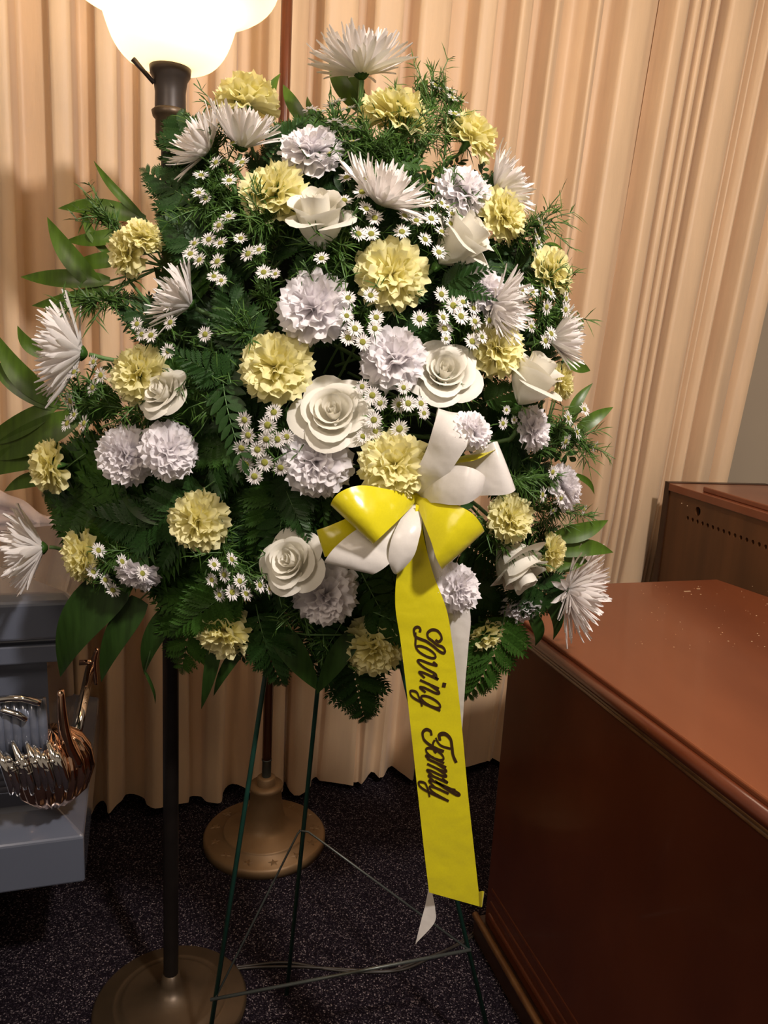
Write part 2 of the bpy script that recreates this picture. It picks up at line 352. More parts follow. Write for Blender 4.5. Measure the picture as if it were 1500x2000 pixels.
# corner fitting: fluted post, acanthus cup, copper stem
def local(px, py, Y): return csk.matrix_world.inverted() @ P(px, py, Y)
cc = local(112, 1480, 1.275); cx, cy, cz = cc
mb = MB()
lathe(mb, [(.0, -.085), (.035, -.080), (.058, -.055), (.068, -.020), (.064, .012), (.050, .038), (.026, .056), (0, .058)], 96, (cx - .008, cy, cz), .07, 20)
crn = link('corner_fitting', mb.mesh('corner_cup', M['copper']), csk); tag(crn, 'copper and silver corner cup')
mb = MB()
for k in range(6):
    a = k * .16; x = cx - .082 + k * .0135
    tube(mb, [(x, cy - .035, cz + .005), (x - .003, cy - .037, cz + .07), (x - .005, cy - .037, cz + .135)], .0085, 10)
link('fluted_post', mb.mesh('fluted_post', M['casket']), crn)
mb = MB()
for k in range(9):
    a = rnd.uniform(-1, 1); x = cx - .075 + k * .011
    pts = [(x - .012, cy - .052, cz + .062 + .02 * a), (x + .006 * a, cy - .070, cz + .040), (x + .006, cy - .074, cz + .012 + .012 * a), (x + .008, cy - .070, cz - .018 + .01 * a)]
    tube(mb, catmull(pts, 4), [.0035 + .004 * math.sin(PI * i / 12) for i in range(13)], 8)
mbb = MB()
for k in range(14):
    c = Vector((cx - .07 + rnd.random() * .075, cy - .076, cz + .015 + rnd.random() * .035))
    lathe(mbb, [(0, -.005), (.005, -.002), (.005, .002), (0, .005)], 8, c)
tag(link('beads', mbb.mesh('beads', M['chrome']), crn), kind='stuff')
link('leaf_scroll', mb.mesh('leaf_scroll', M['chrome']), crn)
mb = MB()
tube(mb, catmull([(cx - .088, cy - .045, cz + .142), (cx - .05, cy - .058, cz + .148), (cx - .02, cy - .05, cz + .132)], 5), .006, 10)
link('scroll', mb.mesh('scroll', M['chrome']), crn)
mb = MB()
tube(mb, catmull([(cx - .080, cy - .048, cz + .125), (cx - .055, cy - .056, cz + .118), (cx - .042, cy - .052, cz + .105)], 5), .0055, 10)
link('scroll', mb.mesh('scroll', M['chrome']), crn)
mb = MB()
tube(mb, catmull([(cx + .012, cy - .03, cz + .145), (cx + .014, cy - .034, cz + .09), (cx + .020, cy - .036, cz + .045), (cx + .034, cy - .034, cz + .0)], 6), [.006 + .00055 * i for i in range(19)], 14)
link('stem_bracket', mb.mesh('stem_bracket', M['copper']), crn)
mb = MB()
for dz in (-.012, 0, .012):
    q = local(64, 1520, 1.235) + Vector((0, 0, dz)); tube(mb, [q, q + Vector((-.5, -.01, 0))], .0105, 14)
link('handle_bar', mb.mesh('handle_bar', M['casket']), csk)
mb = MB(); q = local(183, 1296, 1.60)
tube(mb, catmull([q + Vector((.008, 0, .035)), q, q + Vector((.004, 0, -.05))], 5), [.004 + .003 * math.sin(PI * i / 10) for i in range(11)], 10)
tube(mb, [q + Vector((-.03, 0, .004)), q + Vector((.004, 0, .004))], .006, 10)
link('far_bracket', mb.mesh('far_bracket', M['copper']), csk)
mb = MB(); tube(mb, [local(176, 1305, 1.60), local(150, 1430, 1.36)], .010, 14); link('end_handle_bar', mb.mesh('end_handle_bar', M['chrome']), csk)
# satin lining behind the lid edge
mb = MB()
A, B = local(-120, 850, 1.72), local(102, 968, 1.72)
def satin(u, v):
    x = A.x + (B.x - A.x) * u; ztop = 0.66 - .13 * u ** 2.0
    zlo = zl2 + .01; return (x, A.y + .03 * math.sin(v * PI) + .012 * math.sin(u * 21), zlo + (ztop - zlo) * v)
vsn, fsn = grid(30, 12, satin); mb.add(vsn, fsn)
o = link('satin_lining', mb.mesh('satin_lining', M['satin']), csk); sd = o.modifiers.new('t', 'SOLIDIFY'); sd.thickness = .03; sd.offset = 0
tag(o, 'pinkish white satin')
# bier under the casket
bi = csk.matrix_world.copy(); bi.translation = (CX.x, CX.y, 0)
br = empty('casket_bier', bi, 'dark wooden bier carrying the blue casket, seen in the lower left corner', 'bier')
mb = MB(); box(mb, (-LN, .06, z0 - .05), (LN - .16, 0, 0), (0, W - .12, 0), (0, 0, .05)); link('bed', mb.mesh('bier_bed', M['darkwood'], False), br)
for x, y in ((-.23, .08), (-.23, W - .12), (-LN + .02, .08), (-LN + .02, W - .12)):
    mb = MB(); box(mb, (x, y, 0), (.04, 0, 0), (0, .04, 0), (0, 0, z0 - .05)); link('leg', mb.mesh('bier_leg', M['pole'], False), br)

# ================================================================== DESK AND ORGAN
g = G(947, 1790, .06); E1 = Vector((.302, -.953, 0)).normalized(); E2 = Vector((.953, .302, 0)).normalized()
DK = Vector((g.x, g.y, 0)); HT = .80
desk = empty('wooden_desk', at(DK), 'glossy reddish brown wooden desk with a worn scratched top, at lower right', 'desk')
Dl = lambda a, b: E1 * a + E2 * b
def zp(a, b, z): p = Dl(a, b); return (p.x, p.y, z)
bt = [G(1182, 1139, HT), G(1400, 1131, HT), G(1500, 1165, HT)]
bt = [Vector((p.x, p.y, 0)) - DK for p in bt]
LD = 1.05
back = [(p.dot(E1), p.dot(E2)) for p in bt]
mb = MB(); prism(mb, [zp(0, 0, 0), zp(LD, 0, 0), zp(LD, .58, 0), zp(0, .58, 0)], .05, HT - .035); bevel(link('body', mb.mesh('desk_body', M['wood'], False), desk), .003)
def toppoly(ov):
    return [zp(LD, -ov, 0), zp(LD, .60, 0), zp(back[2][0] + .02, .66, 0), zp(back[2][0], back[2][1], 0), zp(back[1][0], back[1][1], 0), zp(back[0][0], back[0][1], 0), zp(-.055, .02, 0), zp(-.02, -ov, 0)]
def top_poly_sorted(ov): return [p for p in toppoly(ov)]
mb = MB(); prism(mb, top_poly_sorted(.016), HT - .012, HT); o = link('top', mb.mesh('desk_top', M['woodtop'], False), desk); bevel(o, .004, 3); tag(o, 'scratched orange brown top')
mb = MB()
tube(mb, [zp(-.015, -.020, HT - .020), zp(LD, -.020, HT - .020)], .0115, 14)
link('top_moulding', mb.mesh('top_moulding', M['wood']), desk)
mb = MB(); tube(mb, [zp(-.01, -.008, HT - .038), zp(LD, -.008, HT - .038)], .0085, 12); tube(mb, [zp(-.01, -.003, HT - .052), zp(LD, -.003, HT - .052)], .005, 10)
link('under_moulding', mb.mesh('under_moulding', M['brassy']), desk)
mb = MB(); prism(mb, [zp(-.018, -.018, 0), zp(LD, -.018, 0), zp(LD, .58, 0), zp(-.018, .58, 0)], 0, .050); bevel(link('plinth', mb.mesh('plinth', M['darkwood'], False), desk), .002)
mb = MB(); tube(mb, [zp(-.018, -.016, .054), zp(LD, -.016, .054)], .008, 12); link('plinth_moulding', mb.mesh('plinth_moulding', M['brassy']), desk)
for k, (zq, off) in enumerate(((.082, -.005), (.112, -.003), (.145, -.002))):
    mb = MB(); box(mb, zp(.02, off, zq - .006), E1 * (LD - .02), E2 * .012, (0, 0, .012)); bevel(link('base_bead', mb.mesh('base_bead', M['wood'], False), desk), .004, 3)
mb = MB()
for px, py, ln in ((1335, 1155, .018), (1360, 1150, .009)):
    p = G(px, py, HT + .0006) - DK; box(mb, p, E2 * ln, E1 * .003, (0, 0, .0006))
cr_ = random.Random(4)
for k in range(60):
    px = 1240 + cr_.random() * 260; py = 1140 + cr_.random() ** 1.3 * 130
    p = G(px, py, HT + .0004) - DK; s = .0008 + .0014 * cr_.random() ** 2; box(mb, p, (s * 1.4, 0, 0), (0, s, 0), (0, 0, .0006))
tag(link('crumbs', mb.mesh('crumbs', M['chip'], False), desk), 'tiny pale chips', kind='stuff')

HO = .98
q0 = G(1306, 941, HO); q1 = G(1500, 1000, HO); q2 = G(1500, 936, HO)
OR = Vector((q0.x, q0.y, 0)); O1 = Vector((q1.x - q0.x, q1.y - q0.y, 0)).normalized(); O2 = Vector((-O1.y, O1.x, 0)).normalized()
org = empty('wooden_organ', at(OR), 'brown wooden organ cabinet with a row of round holes, behind the desk', 'organ')
OL = .50; OW = .34
ol = lambda a, b, z: OR * 0 + O1 * a + O2 * b + Vector((0, 0, z))
# perforated face
mb = MB(); hol = MB()
def quad(a0, a1, z_0, z_1): mb.add([ol(a0, 0, z_0), ol(a1, 0, z_0), ol(a1, 0, z_1), ol(a0, 0, z_1)], [(0, 1, 2, 3)])
def cell(a0, a1, z_0, z_1, ca_, cz_, r, n=16):
    sq = []
    for k in range(n):
        t = 2 * PI * (k + .5) / n; c, s = math.cos(t), math.sin(t); m_ = max(abs(c), abs(s)); c /= m_; s /= m_
        sq.append((ca_ + (c * (a1 - ca_) if c > 0 else c * (ca_ - a0)), cz_ + (s * (z_1 - cz_) if s > 0 else s * (cz_ - z_0))))
    ci = [(ca_ + r * math.cos(2 * PI * (k + .5) / n), cz_ + r * math.sin(2 * PI * (k + .5) / n)) for k in range(n)]
    vs = [ol(a, 0, z) for a, z in sq] + [ol(a, 0, z) for a, z in ci] + [ol(a, .012, z) for a, z in ci]
    mb.add(vs, [(k, (k + 1) % n, n + (k + 1) % n, n + k) for k in range(n)] + [(n + k, n + (k + 1) % n, 2 * n + (k + 1) % n, 2 * n + k) for k in range(n)])
    cr4 = [(a0, z_0), (a1, z_0), (a1, z_1), (a0, z_1)]
    # fill the square's corners
    for cxx, czz in cr4:
        best = sorted(range(n), key=lambda k: (sq[k][0] - cxx) ** 2 + (sq[k][1] - czz) ** 2)[:2]
        mb.add([ol(*sq[best[0]][:1], 0, sq[best[0]][1]), ol(*sq[best[1]][:1], 0, sq[best[1]][1]), ol(cxx, 0, czz)], [(0, 1, 2)])
def on_face(px, py):
    d = ray(px, py); n = O2; t = (OR - CAM).dot(n) / d.dot(n); p = CAM + d * t; return (p - OR).dot(O1), p.z
aa, za = on_face(1343, 1012); ab, zb_ = on_face(1495, 1068); ac, zc = on_face(1363, 996)
nh = 15; step = (ab - aa) / (nh - 1); zrow = (za + zb_) / 2; hr = .0060
ztopf = HO - .022
nA = int((OL - aa) / step) ; a_start = aa - step / 2
quad(.012, a_start, 0, zrow - .01); quad(.012, a_start, zrow - .01, zrow + .01)
for k in range(nA):
    cell(a_start + k * step, a_start + (k + 1) * step, zrow - .01, zrow + .01, aa + k * step, zrow, hr, 12)
aend = a_start + nA * step
quad(a_start, aend, 0, zrow - .01); quad(aend, OL, 0, zrow + .01)
bigz0 = zrow + .01; br_ = .0130; bz = max(zc, bigz0 + .013)
quad(.012, ac - .014, bigz0, ztopf); quad(ac + .014, OL, bigz0, ztopf); quad(ac - .014, ac + .014, bz + .014, ztopf)
cell(ac - .014, ac + .014, bigz0, bz + .014, ac, (bigz0 + bz + .014) / 2, br_, 16)
link('perforated_panel', mb.mesh('perforated_panel', M['walnut'], False), org)
mb = MB(); box(mb, ol(.015, .013, .0), O1 * (OL - .02), O2 * .012, (0, 0, ztopf)); link('inner_backing', mb.mesh('inner_backing', M['hole'], False), org)
mb = MB(); box(mb, ol(-.012, -.004, 0), O1 * .024, O2 * OW, (0, 0, HO)); link('end_panel', mb.mesh('end_panel', M['darkwood'], False), org)
mb = MB(); box(mb, ol(.012, -.006, HO - .024), O1 * (OL - .012), O2 * OW, (0, 0, .022)); bevel(link('top', mb.mesh('organ_top', M['walnutred'], False), org), .002)
mb = MB(); box(mb, ol(.15, .012, HO - .002), O1 * (OL - .15), O2 * (OW - .06), (0, 0, .015)); bevel(link('music_board', mb.mesh('music_board', M['walnutred'], False), org), .003)
mb = MB()
for k, (px, py) in enumerate(((1332, 983), (1343, 988))):
    a, z = on_face(px, py); c = ol(a, -.001, z); lathe(mb, [(0, -.002), (.0022, 0), (0, .002)], 8, c)
link('screw_heads', mb.mesh('screws', M['chip']), org)

# ================================================================== EASEL AND CORDS
ez = empty('wire_easel', at(G(560, 1940)), 'thin dark green wire tripod easel holding up the floral spray', 'easel')
EO = ez.matrix_world.inverted()
def wire(name, pts, r, m, parent=ez, label=None):
    o = link(name, tube(MB(), [parent.matrix_world.inverted() @ Vector(p) for p in pts], r, 10).mesh(name, m), parent)
    if label: tag(o, label)
    return o
apex = P(623, 640, 1.255); apb = P(690, 660, 1.265)
fl_ = G(396, 2110); fr_ = G(972, 2095); fb_ = G(560, 1942)
def on_leg(a, b, px, py):                                            # nearest point of a leg to a view ray
    best = min(range(401), key=lambda i: (lambda w: ((w - CAM).dot(RT) / depth(w) * F + 750 - px) ** 2 + (1000 - (w - CAM).dot(UP) / depth(w) * F - py) ** 2)(a.lerp(b, i / 400)))
    return a.lerp(b, best / 400)
wire('leg', [fl_, apex], .0042, M['wire']); wire('leg', [fr_, apex + Vector((.004, 0, 0))], .0042, M['wire']); wire('leg', [fb_, apb], .0042, M['wire'])
nl = on_leg(fl_, apex, 420, 1945); nr = on_leg(fr_, apex, 915, 1848); nb = on_leg(fb_, apb, 597, 1620)
off = Vector((0, -.006, 0))
wire('cross_wire', [nl + off + Vector((-.008, 0, -.002)), nr + off + Vector((.006, 0, 0))], .0030, M['barewire'], label='bare grey wire')
wire('brace_wire', [nl + off * .8, nb + off + Vector((-.01, 0, -.004)), nb + off + Vector((-.004, 0, .003))], .0020, M['barewire'])
wire('brace_wire', [nb + off + Vector((-.008, 0, .002)), nb + off + Vector((.010, 0, .001)), nr + off * .8], .0020, M['barewire'])
wire('top_bar', [P(560, 700, 1.262), P(740, 700, 1.262)], .0035, M['wire'])
for i, pts in enumerate(([(350, 1905), (470, 1888), (560, 1880), (640, 1893), (720, 1899), (790, 1893), (850, 1866), (910, 1838), (945, 1812)],
                         [(350, 1918), (460, 1893), (550, 1888), (620, 1890), (690, 1894), (760, 1896), (830, 1872), (890, 1846), (950, 1803)])):
    p3 = catmull([G(x, y, .0034 + i * .001) for x, y in pts], 6)
    o = link('power_cord', tube(MB(), p3, .0028, 8).mesh('cord', M['cord']))
    tag(o, ('dark power cord looping over the carpet under the easel, the nearer strand' if i == 1 else 'dark power cord looping over the carpet under the easel, the farther strand'), 'cord', 'cords on the carpet')

# ================================================================== THE FLORAL SPRAY
BC = (600, 745); BA = (600, 650)
def surf(px, py, k=0.0):                                             # how far forward the face of the spray lies
    r2 = ((px - BC[0]) / BA[0]) ** 2 + ((py - BC[1]) / BA[1]) ** 2
    return 1.215 - .215 * math.sqrt(max(0, 1 - r2)) + k
HUB = P(600, 790, 1.20)
SIL = [(600, 190), (700, 225), (790, 240), (880, 175), (930, 300), (1040, 340), (1045, 440), (1095, 500), (1125, 600), (1125, 700), (1145, 850), (1140, 1000), (1110, 1100),
       (1050, 1200), (960, 1290), (880, 1300), (760, 1330), (700, 1340), (600, 1345), (480, 1350), (340, 1260), (280, 1180), (150, 1140), (60, 1050), (40, 990), (100, 830), (110, 700), (200, 540), (280, 420), (285, 320), (335, 220), (450, 230)]
def inside(x, y, poly=SIL):
    c = False; n = len(poly)
    for i in range(n):
        (x1, y1), (x2, y2) = poly[i], poly[(i + 1) % n]
        if (y1 > y) != (y2 > y) and x < (x2 - x1) * (y - y1) / (y2 - y1) + x1: c = not c
    return c
# foam block
cen = P(600, 780, 1.215)
mb = MB()
def foam(u, v):
    th = PI * u; ph = 2 * PI * v
    sg = lambda a, e: math.copysign(abs(a) ** e, a)
    x = .255 * sg(math.sin(th), .7) * sg(math.cos(ph), .8); y = .055 * sg(math.sin(th), .7) * sg(math.sin(ph), .8); z = .29 * sg(math.cos(th), .8)
    return (x, y, z)
vsn, fsn = grid(20, 32, foam, True); mb.add(vsn, fsn)
o = link('floral_foam', mb.mesh('floral_foam', M['foam'])); o.location = cen
tag(o, 'dark wet foam block hidden behind the leaves, holding all the stems', 'foam block')

def stem_part(root, start, bend=0.02, r=.0022, m=None, name='stem', stop=0.62):
    inv = root.matrix_world.inverted(); end = start.lerp(HUB + Vector((rnd.uniform(-.1, .1), 0, rnd.uniform(-.12, .12))), stop)
    z = root.matrix_world.to_3x3() @ Vector((0, 0, 1)); z.normalize()
    c = start - z * min(.05, (end - start).length * .4)
    pts = [inv @ p for p in catmull([start, c, end], 5)]
    sc = root.matrix_world.to_scale().x
    return link(name, tube(MB(), pts, r / sc, 6).mesh(name, m or M['stem']), root)

# ---- carnations
def carn_petal(seed, wide=1.0):
    r = random.Random(seed); ph = r.uniform(0, 6); a1 = r.uniform(.05, .10); k1 = r.uniform(1.8, 3.6); nx, ny = 14, 4
    jag = [r.uniform(-.05, .05) for _ in range(nx + 1)]
    vs = []
    for j in range(ny + 1):
        u = j / ny
        for i in range(nx + 1):
            v = i / nx * 2 - 1; ang = v * math.radians(40) * wide
            rad = u * (1 + (.06 * math.cos(v * PI * 3 + ph) + jag[i] + (.035 if i % 2 else -.035)) * u ** 4 - .12 * v * v * u)
            z = a1 * u ** 1.4 * math.sin(v * PI * k1 + ph) + .05 * u * math.sin(v * 2 + ph) - .16 * u ** 2.2 + .05 * u
            vs.append((rad * math.sin(ang) * (0.35 + .65 * u), rad * math.cos(ang * .8), z))
    c = nx + 1
    return vs, [(j * c + i, j * c + i + 1, (j + 1) * c + i + 1, (j + 1) * c + i) for j in range(ny) for i in range(nx)]
CP = {}
for key in ('white', 'yellow'):
    CP[key] = []
    for s in range(5):
        m = MB(); m.add(*carn_petal(s + 3)); CP[key].append(m.mesh(key + '_carnation_petal', M[key]))
m = MB(); lathe(m, [(0, -.46), (.07, -.44), (.10, -.36), (.13, -.15), (.17, 0.0), (.15, .02)], 12, flute=.06, nf=5); CALYX = m.mesh('calyx', M['calyx'])
def petal_mat(az, al, base=(0, 0, 0), s=1.0, tw=0.0):
    rr = Vector((math.cos(az), math.sin(az), 0)); z = Vector((0, 0, 1))
    y = z * math.cos(al) + rr * math.sin(al); n = z * math.sin(al) - rr * math.cos(al); x = y.cross(n)
    mt = Matrix(((x.x, y.x, n.x, base[0]), (x.y, y.y, n.y, base[1]), (x.z, y.z, n.z, base[2]), (0, 0, 0, 1)))
    return mt @ Matrix.Rotation(tw, 4, 'Y') @ S4(s)
def carnation(kind, px, py, dia, th, tilt, label, dY=-.018, squash=1.0):
    Y = surf(px, py, dY); p = P(px, py, Y); R = px2m(dia, p) / 2 * 1.04; f = facing(th, tilt)
    base = p - f * R * .40
    nm = 'white_carnation' if kind == 'white' else 'yellow_carnation'
    root = empty(nm, axisframe(base, f, rnd.uniform(0, 6)) @ S4(R), label, 'carnation', ('white carnations' if kind == 'white' else 'pale yellow carnations') + ' in the spray')
    ms = CP[kind]
    for n, al, s in ((9, 92, 1.0), (9, 74, 1.0), (8, 55, .98), (7, 38, .93), (5, 22, .86), (4, 8, .78)):
        off = rnd.uniform(0, 6)
        for k in range(n):
            link('petal', rnd.choice(ms), root, petal_mat(off + 2 * PI * k / n + rnd.uniform(-.15, .15), math.radians(al + rnd.uniform(-9, 9)), (0, 0, 0.02), s * rnd.uniform(.90, 1.06), rnd.uniform(-.45, .45)))
    link('calyx', CALYX, root)
    stem_part(root, base - f * R * .42)
    return root
Yc = [
 (477, 182, 128, 100, 78, 'pale yellow carnation highest on the left, above the two spiky chrysanthemums'),
 (775, 205, 132, 80, 68, 'pale yellow carnation just below the topmost chrysanthemum'),
 (930, 255, 112, 50, 70, 'pale yellow carnation at the top right shoulder, seen from the side'),
 (528, 362, 134, 120, 35, 'pale yellow carnation between the upper white rose and white carnation'),
 (236, 492, 92, 190, 50, 'pale yellow carnation by the upper left palm leaves, lower of the pair'),
 (283, 452, 78, 60, 60, 'small pale yellow carnation by the upper left palm leaves, upper of the pair'),
 (767, 530, 138, 0, 6, 'pale yellow carnation facing forward, below the cluster of small daisies'),
 (1088, 532, 102, 10, 55, 'pale yellow carnation on the right rim, against the curtain'),
 (995, 412, 110, 20, 50, 'pale yellow carnation on the right, beside the upper white carnation'),
 (982, 676, 116, 10, 35, 'pale yellow carnation touching the white rose bud on the right'),
 (532, 715, 142, 200, 10, 'pale yellow carnation left of the two open white roses'),
 (258, 727, 116, 170, 30, 'pale yellow carnation behind the white rose at the left'),
 (773, 908, 136, 0, 4, 'pale yellow carnation resting on top of the ribbon bow', -.055),
 (82, 912, 100, 190, 55, 'pale yellow carnation at the far left among palm leaves'),
 (375, 1020, 118, 200, 25, 'pale yellow carnation alone in dark fern, below two white carnations'),
 (148, 1092, 110, 200, 60, 'pale yellow carnation above the casket lid, beside the lowest left chrysanthemum'),
 (432, 1247, 112, 250, 45, 'pale yellow carnation at the bottom left of the spray, over the lamp pole'),
 (730, 1277, 124, 265, 40, 'pale yellow carnation lowest in the middle, left of the lettered ribbon'),
 (950, 1252, 78, 290, 70, 'small pale yellow carnation at the bottom right, beside the desk corner'),
 (1005, 1010, 98, 20, 35, 'pale yellow carnation right of the yellow ribbon loop'),
 (1104, 745, 72, 5, 75, 'narrow pale yellow carnation behind the white rose bud, right rim'),
 (1086, 1082, 74, 350, 72, 'narrow pale yellow carnation above the lowest right chrysanthemum')]
for a in Yc: carnation('yellow', *a)
Wc = [
 (607, 280, 122, 95, 45, 'white carnation near the top, left of the tall green stem'),
 (912, 362, 110, 60, 45, 'white carnation at the upper right, above the white rose'),
 (605, 592, 148, 140, 22, 'large white carnation in the middle, left of the small daisies'),
 (770, 690, 130, 90, 20, 'white carnation tucked against the left side of an open white rose'),
 (232, 890, 116, 200, 25, 'white carnation at the left, left of a close pair'),
 (338, 875, 112, 20, 40, 'white carnation at the left, right of a close pair'),
 (612, 905, 142, 230, 18, 'white carnation directly below the largest open white rose'),
 (932, 838, 84, 30, 55, 'white carnation tucked into the white ribbon loops', -.10),
 (1050, 836, 88, 10, 58, 'white carnation below the white rose bud on the right'),
 (632, 1170, 128, 260, 20, 'white carnation under the lower white rose, left of the ribbon'),
 (902, 1146, 100, 20, 48, 'white carnation overlapping the ribbon tails'),
 (268, 1130, 84, 260, 70, 'greyish shaded white carnation at the lower left, mostly turned away'),
 (1024, 1192, 82, 300, 60, 'shaded white carnation hanging at the lower right, over the desk corner'),
 (1112, 948, 88, 20, 65, 'white carnation on the right rim at bow height'),
 (955, 560, 92, 40, 45, 'white carnation half covering the right spiky chrysanthemum')]
for a in Wc: carnation('white', *a, **({'dY': -.115} if a[0] == 902 else {}))

# ---- spider chrysanthemums
MP = []
for s, (c1, c2) in enumerate(((.10, .16), (.02, .05), (.16, .30), (-.04, -.12))):
    m = MB(); n = 6; vs = []
    for j in range(n + 1):
        u = j / n; wd = .050 * (0.55 + .75 * math.sin(PI * min(1, u * .75 + .12))) * (1 if u < .85 else (1 - (u - .85) / .15 * .75))
        z = c1 * u + c2 * u * u - c1 * u; y = u * (1 - .04 * abs(c2))
        vs += [(-wd, y, z + .022), (0, y, z), (wd, y, z + .022)]
    m.add(vs, [f for j in range(n) for f in ((j * 3, j * 3 + 1, j * 3 + 4, j * 3 + 3), (j * 3 + 1, j * 3 + 2, j * 3 + 5, j * 3 + 4))])
    MP.append(m.mesh('spider_petal', M['mum']))
m = MB(); lathe(m, [(0, -.10), (.04, -.09), (.09, -.05), (.125, -.005), (.11, .02), (0, .03)], 20, flute=.14, nf=10); MCAL = m.mesh('mum_calyx', M['fern2'])
def mum(px, py, rad, th, tilt, label, n=92, amax=78, dY=-.015, stemdown=False):
    Y = surf(px, py, dY); p = P(px, py, Y); R = px2m(rad, p); f = facing(th, tilt)
    root = empty('chrysanthemum', axisframe(p, f, rnd.uniform(0, 6)) @ S4(R), label, 'chrysanthemum', 'white spiky chrysanthemums in the spray')
    n = int(n * 1.45)
    for k in range(n):
        t = (k + .5) / n; al = amax * math.sqrt(t) + rnd.uniform(-5, 5); L_ = .62 + .38 * (al / amax) ** 1.2
        az = k * 2.39996 + rnd.uniform(-.12, .12); al = math.radians(max(2, al))
        b = .10 * math.sin(al)
        link('petal', rnd.choice(MP), root, petal_mat(az, al, (b * math.cos(az), b * math.sin(az), .0), L_ * rnd.uniform(.9, 1.04), rnd.uniform(-.4, .4)))
    link('calyx', MCAL, root)
    if stemdown:
        inv = root.matrix_world.inverted(); pts = [p - f * R * .1, P(px - 3, py + 60, Y + .002), P(px - 6, py + 120, Y + .03), P(px - 20, py + 260, Y + .06)]
        link('stem', tube(MB(), [inv @ q for q in catmull(pts, 4)], .0034 / R, 8).mesh('stem', M['stem']), root)
    else: stem_part(root, p - f * R * .12, r=.003)
    return root
mum(706, 146, 106, 92, 76, 'white spiky chrysanthemum topping the whole spray on a tall bare stem', 104, 80, -.04, True)
mum(408, 296, 84, 145, 62, 'white spiky chrysanthemum at the upper left, beside the dark lamp pole', 70, 74)
mum(472, 288, 92, 75, 66, 'white spiky chrysanthemum at the upper left under the highest yellow carnation', 70, 60)
mum(742, 400, 104, 62, 60, 'white spiky chrysanthemum in the upper middle, opening to the right', 92, 74)
mum(962, 598, 88, -18, 62, 'white spiky chrysanthemum on the right, half under a white carnation', 84, 66)
mum(160, 690, 112, 172, 74, 'white spiky chrysanthemum fanning left, above the left palm leaves', 96, 72)
mum(84, 1070, 96, 186, 72, 'white spiky chrysanthemum hanging over the casket lid', 96, 70)
mum(1112, 1152, 100, -12, 58, 'white spiky chrysanthemum opening over the reddish desk top', 84, 88)
mum(968, 370, 84, 28, 68, 'white spiky chrysanthemum peeking out behind the upper right carnations', 70, 66, .01)
mum(372, 596, 92, 150, 62, 'white spiky chrysanthemum at the left, half hidden by dark fern', 64, 60, .0)
mum(1075, 665, 80, 2, 70, 'white spiky chrysanthemum on the right rim above the white rose bud', 60, 56, .0)

# ---- roses
def rose_petal(r, hgt, arc, flare, curl, seed, dip=.22):
    q = random.Random(seed); nt, ns = 8, 10; ph = q.uniform(0, 6); sk = q.uniform(-.12, .12); vs = []
    for j in range(nt + 1):
        t = j / nt
        for i in range(ns + 1):
            s = i / ns * 2 - 1
            ang = s * math.radians(arc) / 2 * (0.40 + .60 * math.sin(min(1, t * 1.25) * PI / 2))
            edge = 1 - dip * abs(s - sk) ** 2.6 * t + .02 * math.cos(s * 6 + ph) * t
            rad = r * math.sin(min(1, t * 1.35) * PI / 2) ** .8 + flare * t ** 2.4 * (1.15 - .75 * s * s) - .05 * r * abs(s) * t
            z = hgt * t * edge
            if t > .74: k = (t - .74) / .26; rad += curl * k * k * (1 - .6 * s * s); z -= curl * 1.1 * k * k * (1 - .5 * s * s)
            rad += .022 * math.sin(s * 4 + ph) * t
            vs.append((rad * math.cos(ang), rad * math.sin(ang), z))
    c = ns + 1
    m = MB(); m.add(vs, [(j * c + i, j * c + i + 1, (j + 1) * c + i + 1, (j + 1) * c + i) for j in range(nt) for i in range(ns)])
    return m.mesh('rose_petal', M['cream'])
def rose_open():
    out = []; ang = 0
    for k in range(5):
        out.append((rose_petal(.05 + .045 * k, .84, 230 - 10 * k, .01 * k, .015, k, .05), ang)); ang += 2.3
    for k in range(4):
        out.append((rose_petal(.30 + .035 * k, .86 - .015 * k, 165, .06 + .015 * k, .07, 20 + k, .12), ang)); ang += 2.45
    for k in range(4):
        out.append((rose_petal(.44 + .02 * k, .74 - .03 * k, 135, .16 + .02 * k, .11, 30 + k, .20), ang)); ang += 1.72
    for k in range(5):
        out.append((rose_petal(.52 + .02 * (k % 2), .50 - .06 * (k % 2), 112, .34 + .06 * (k % 2), .14, 40 + k, .24), ang + .3)); ang += 1.27
    return out
def rose_bud():
    out = []; ang = 0
    for k in range(7):
        out.append((rose_petal(.05 + .045 * k, 1.32 + .006 * k, 225 - 12 * k, .008 * k, .015, 60 + k, .05), ang)); ang += 2.2
    for k in range(4):
        out.append((rose_petal(.38 + .03 * k, 1.30 - .03 * k, 165, .08 + .02 * k, .11, 70 + k, .16), ang)); ang += 2.4
    for k in range(3):
        out.append((rose_petal(.46 + .02 * k, 1.08 - .08 * k, 132, .10 + .09 * k, .20, 80 + k, .14), ang)); ang += 2.0
    return out
ROSE_OPEN = rose_open(); ROSE_BUD = rose_bud()
m = MB()
for k in range(5):
    a = k * 2 * PI / 5; c, s = math.cos(a), math.sin(a)
    m.add([(c * .08 - s * .07, s * .08 + c * .07, -.02), (c * .08 + s * .07, s * .08 - c * .07, -.02), (c * .42, s * .42, .02), (c * .3 - s * .05, s * .3 + c * .05, .05), (c * .3 + s * .05, s * .3 - c * .05, .05), (c * .62, s * .62, -.03)],
          [(0, 1, 4, 3), (3, 4, 5)])
lathe(m, [(0, -.2), (.08, -.18), (.12, -.08), (.10, .02)], 12); SEPAL = m.mesh('sepals', M['calyx'])
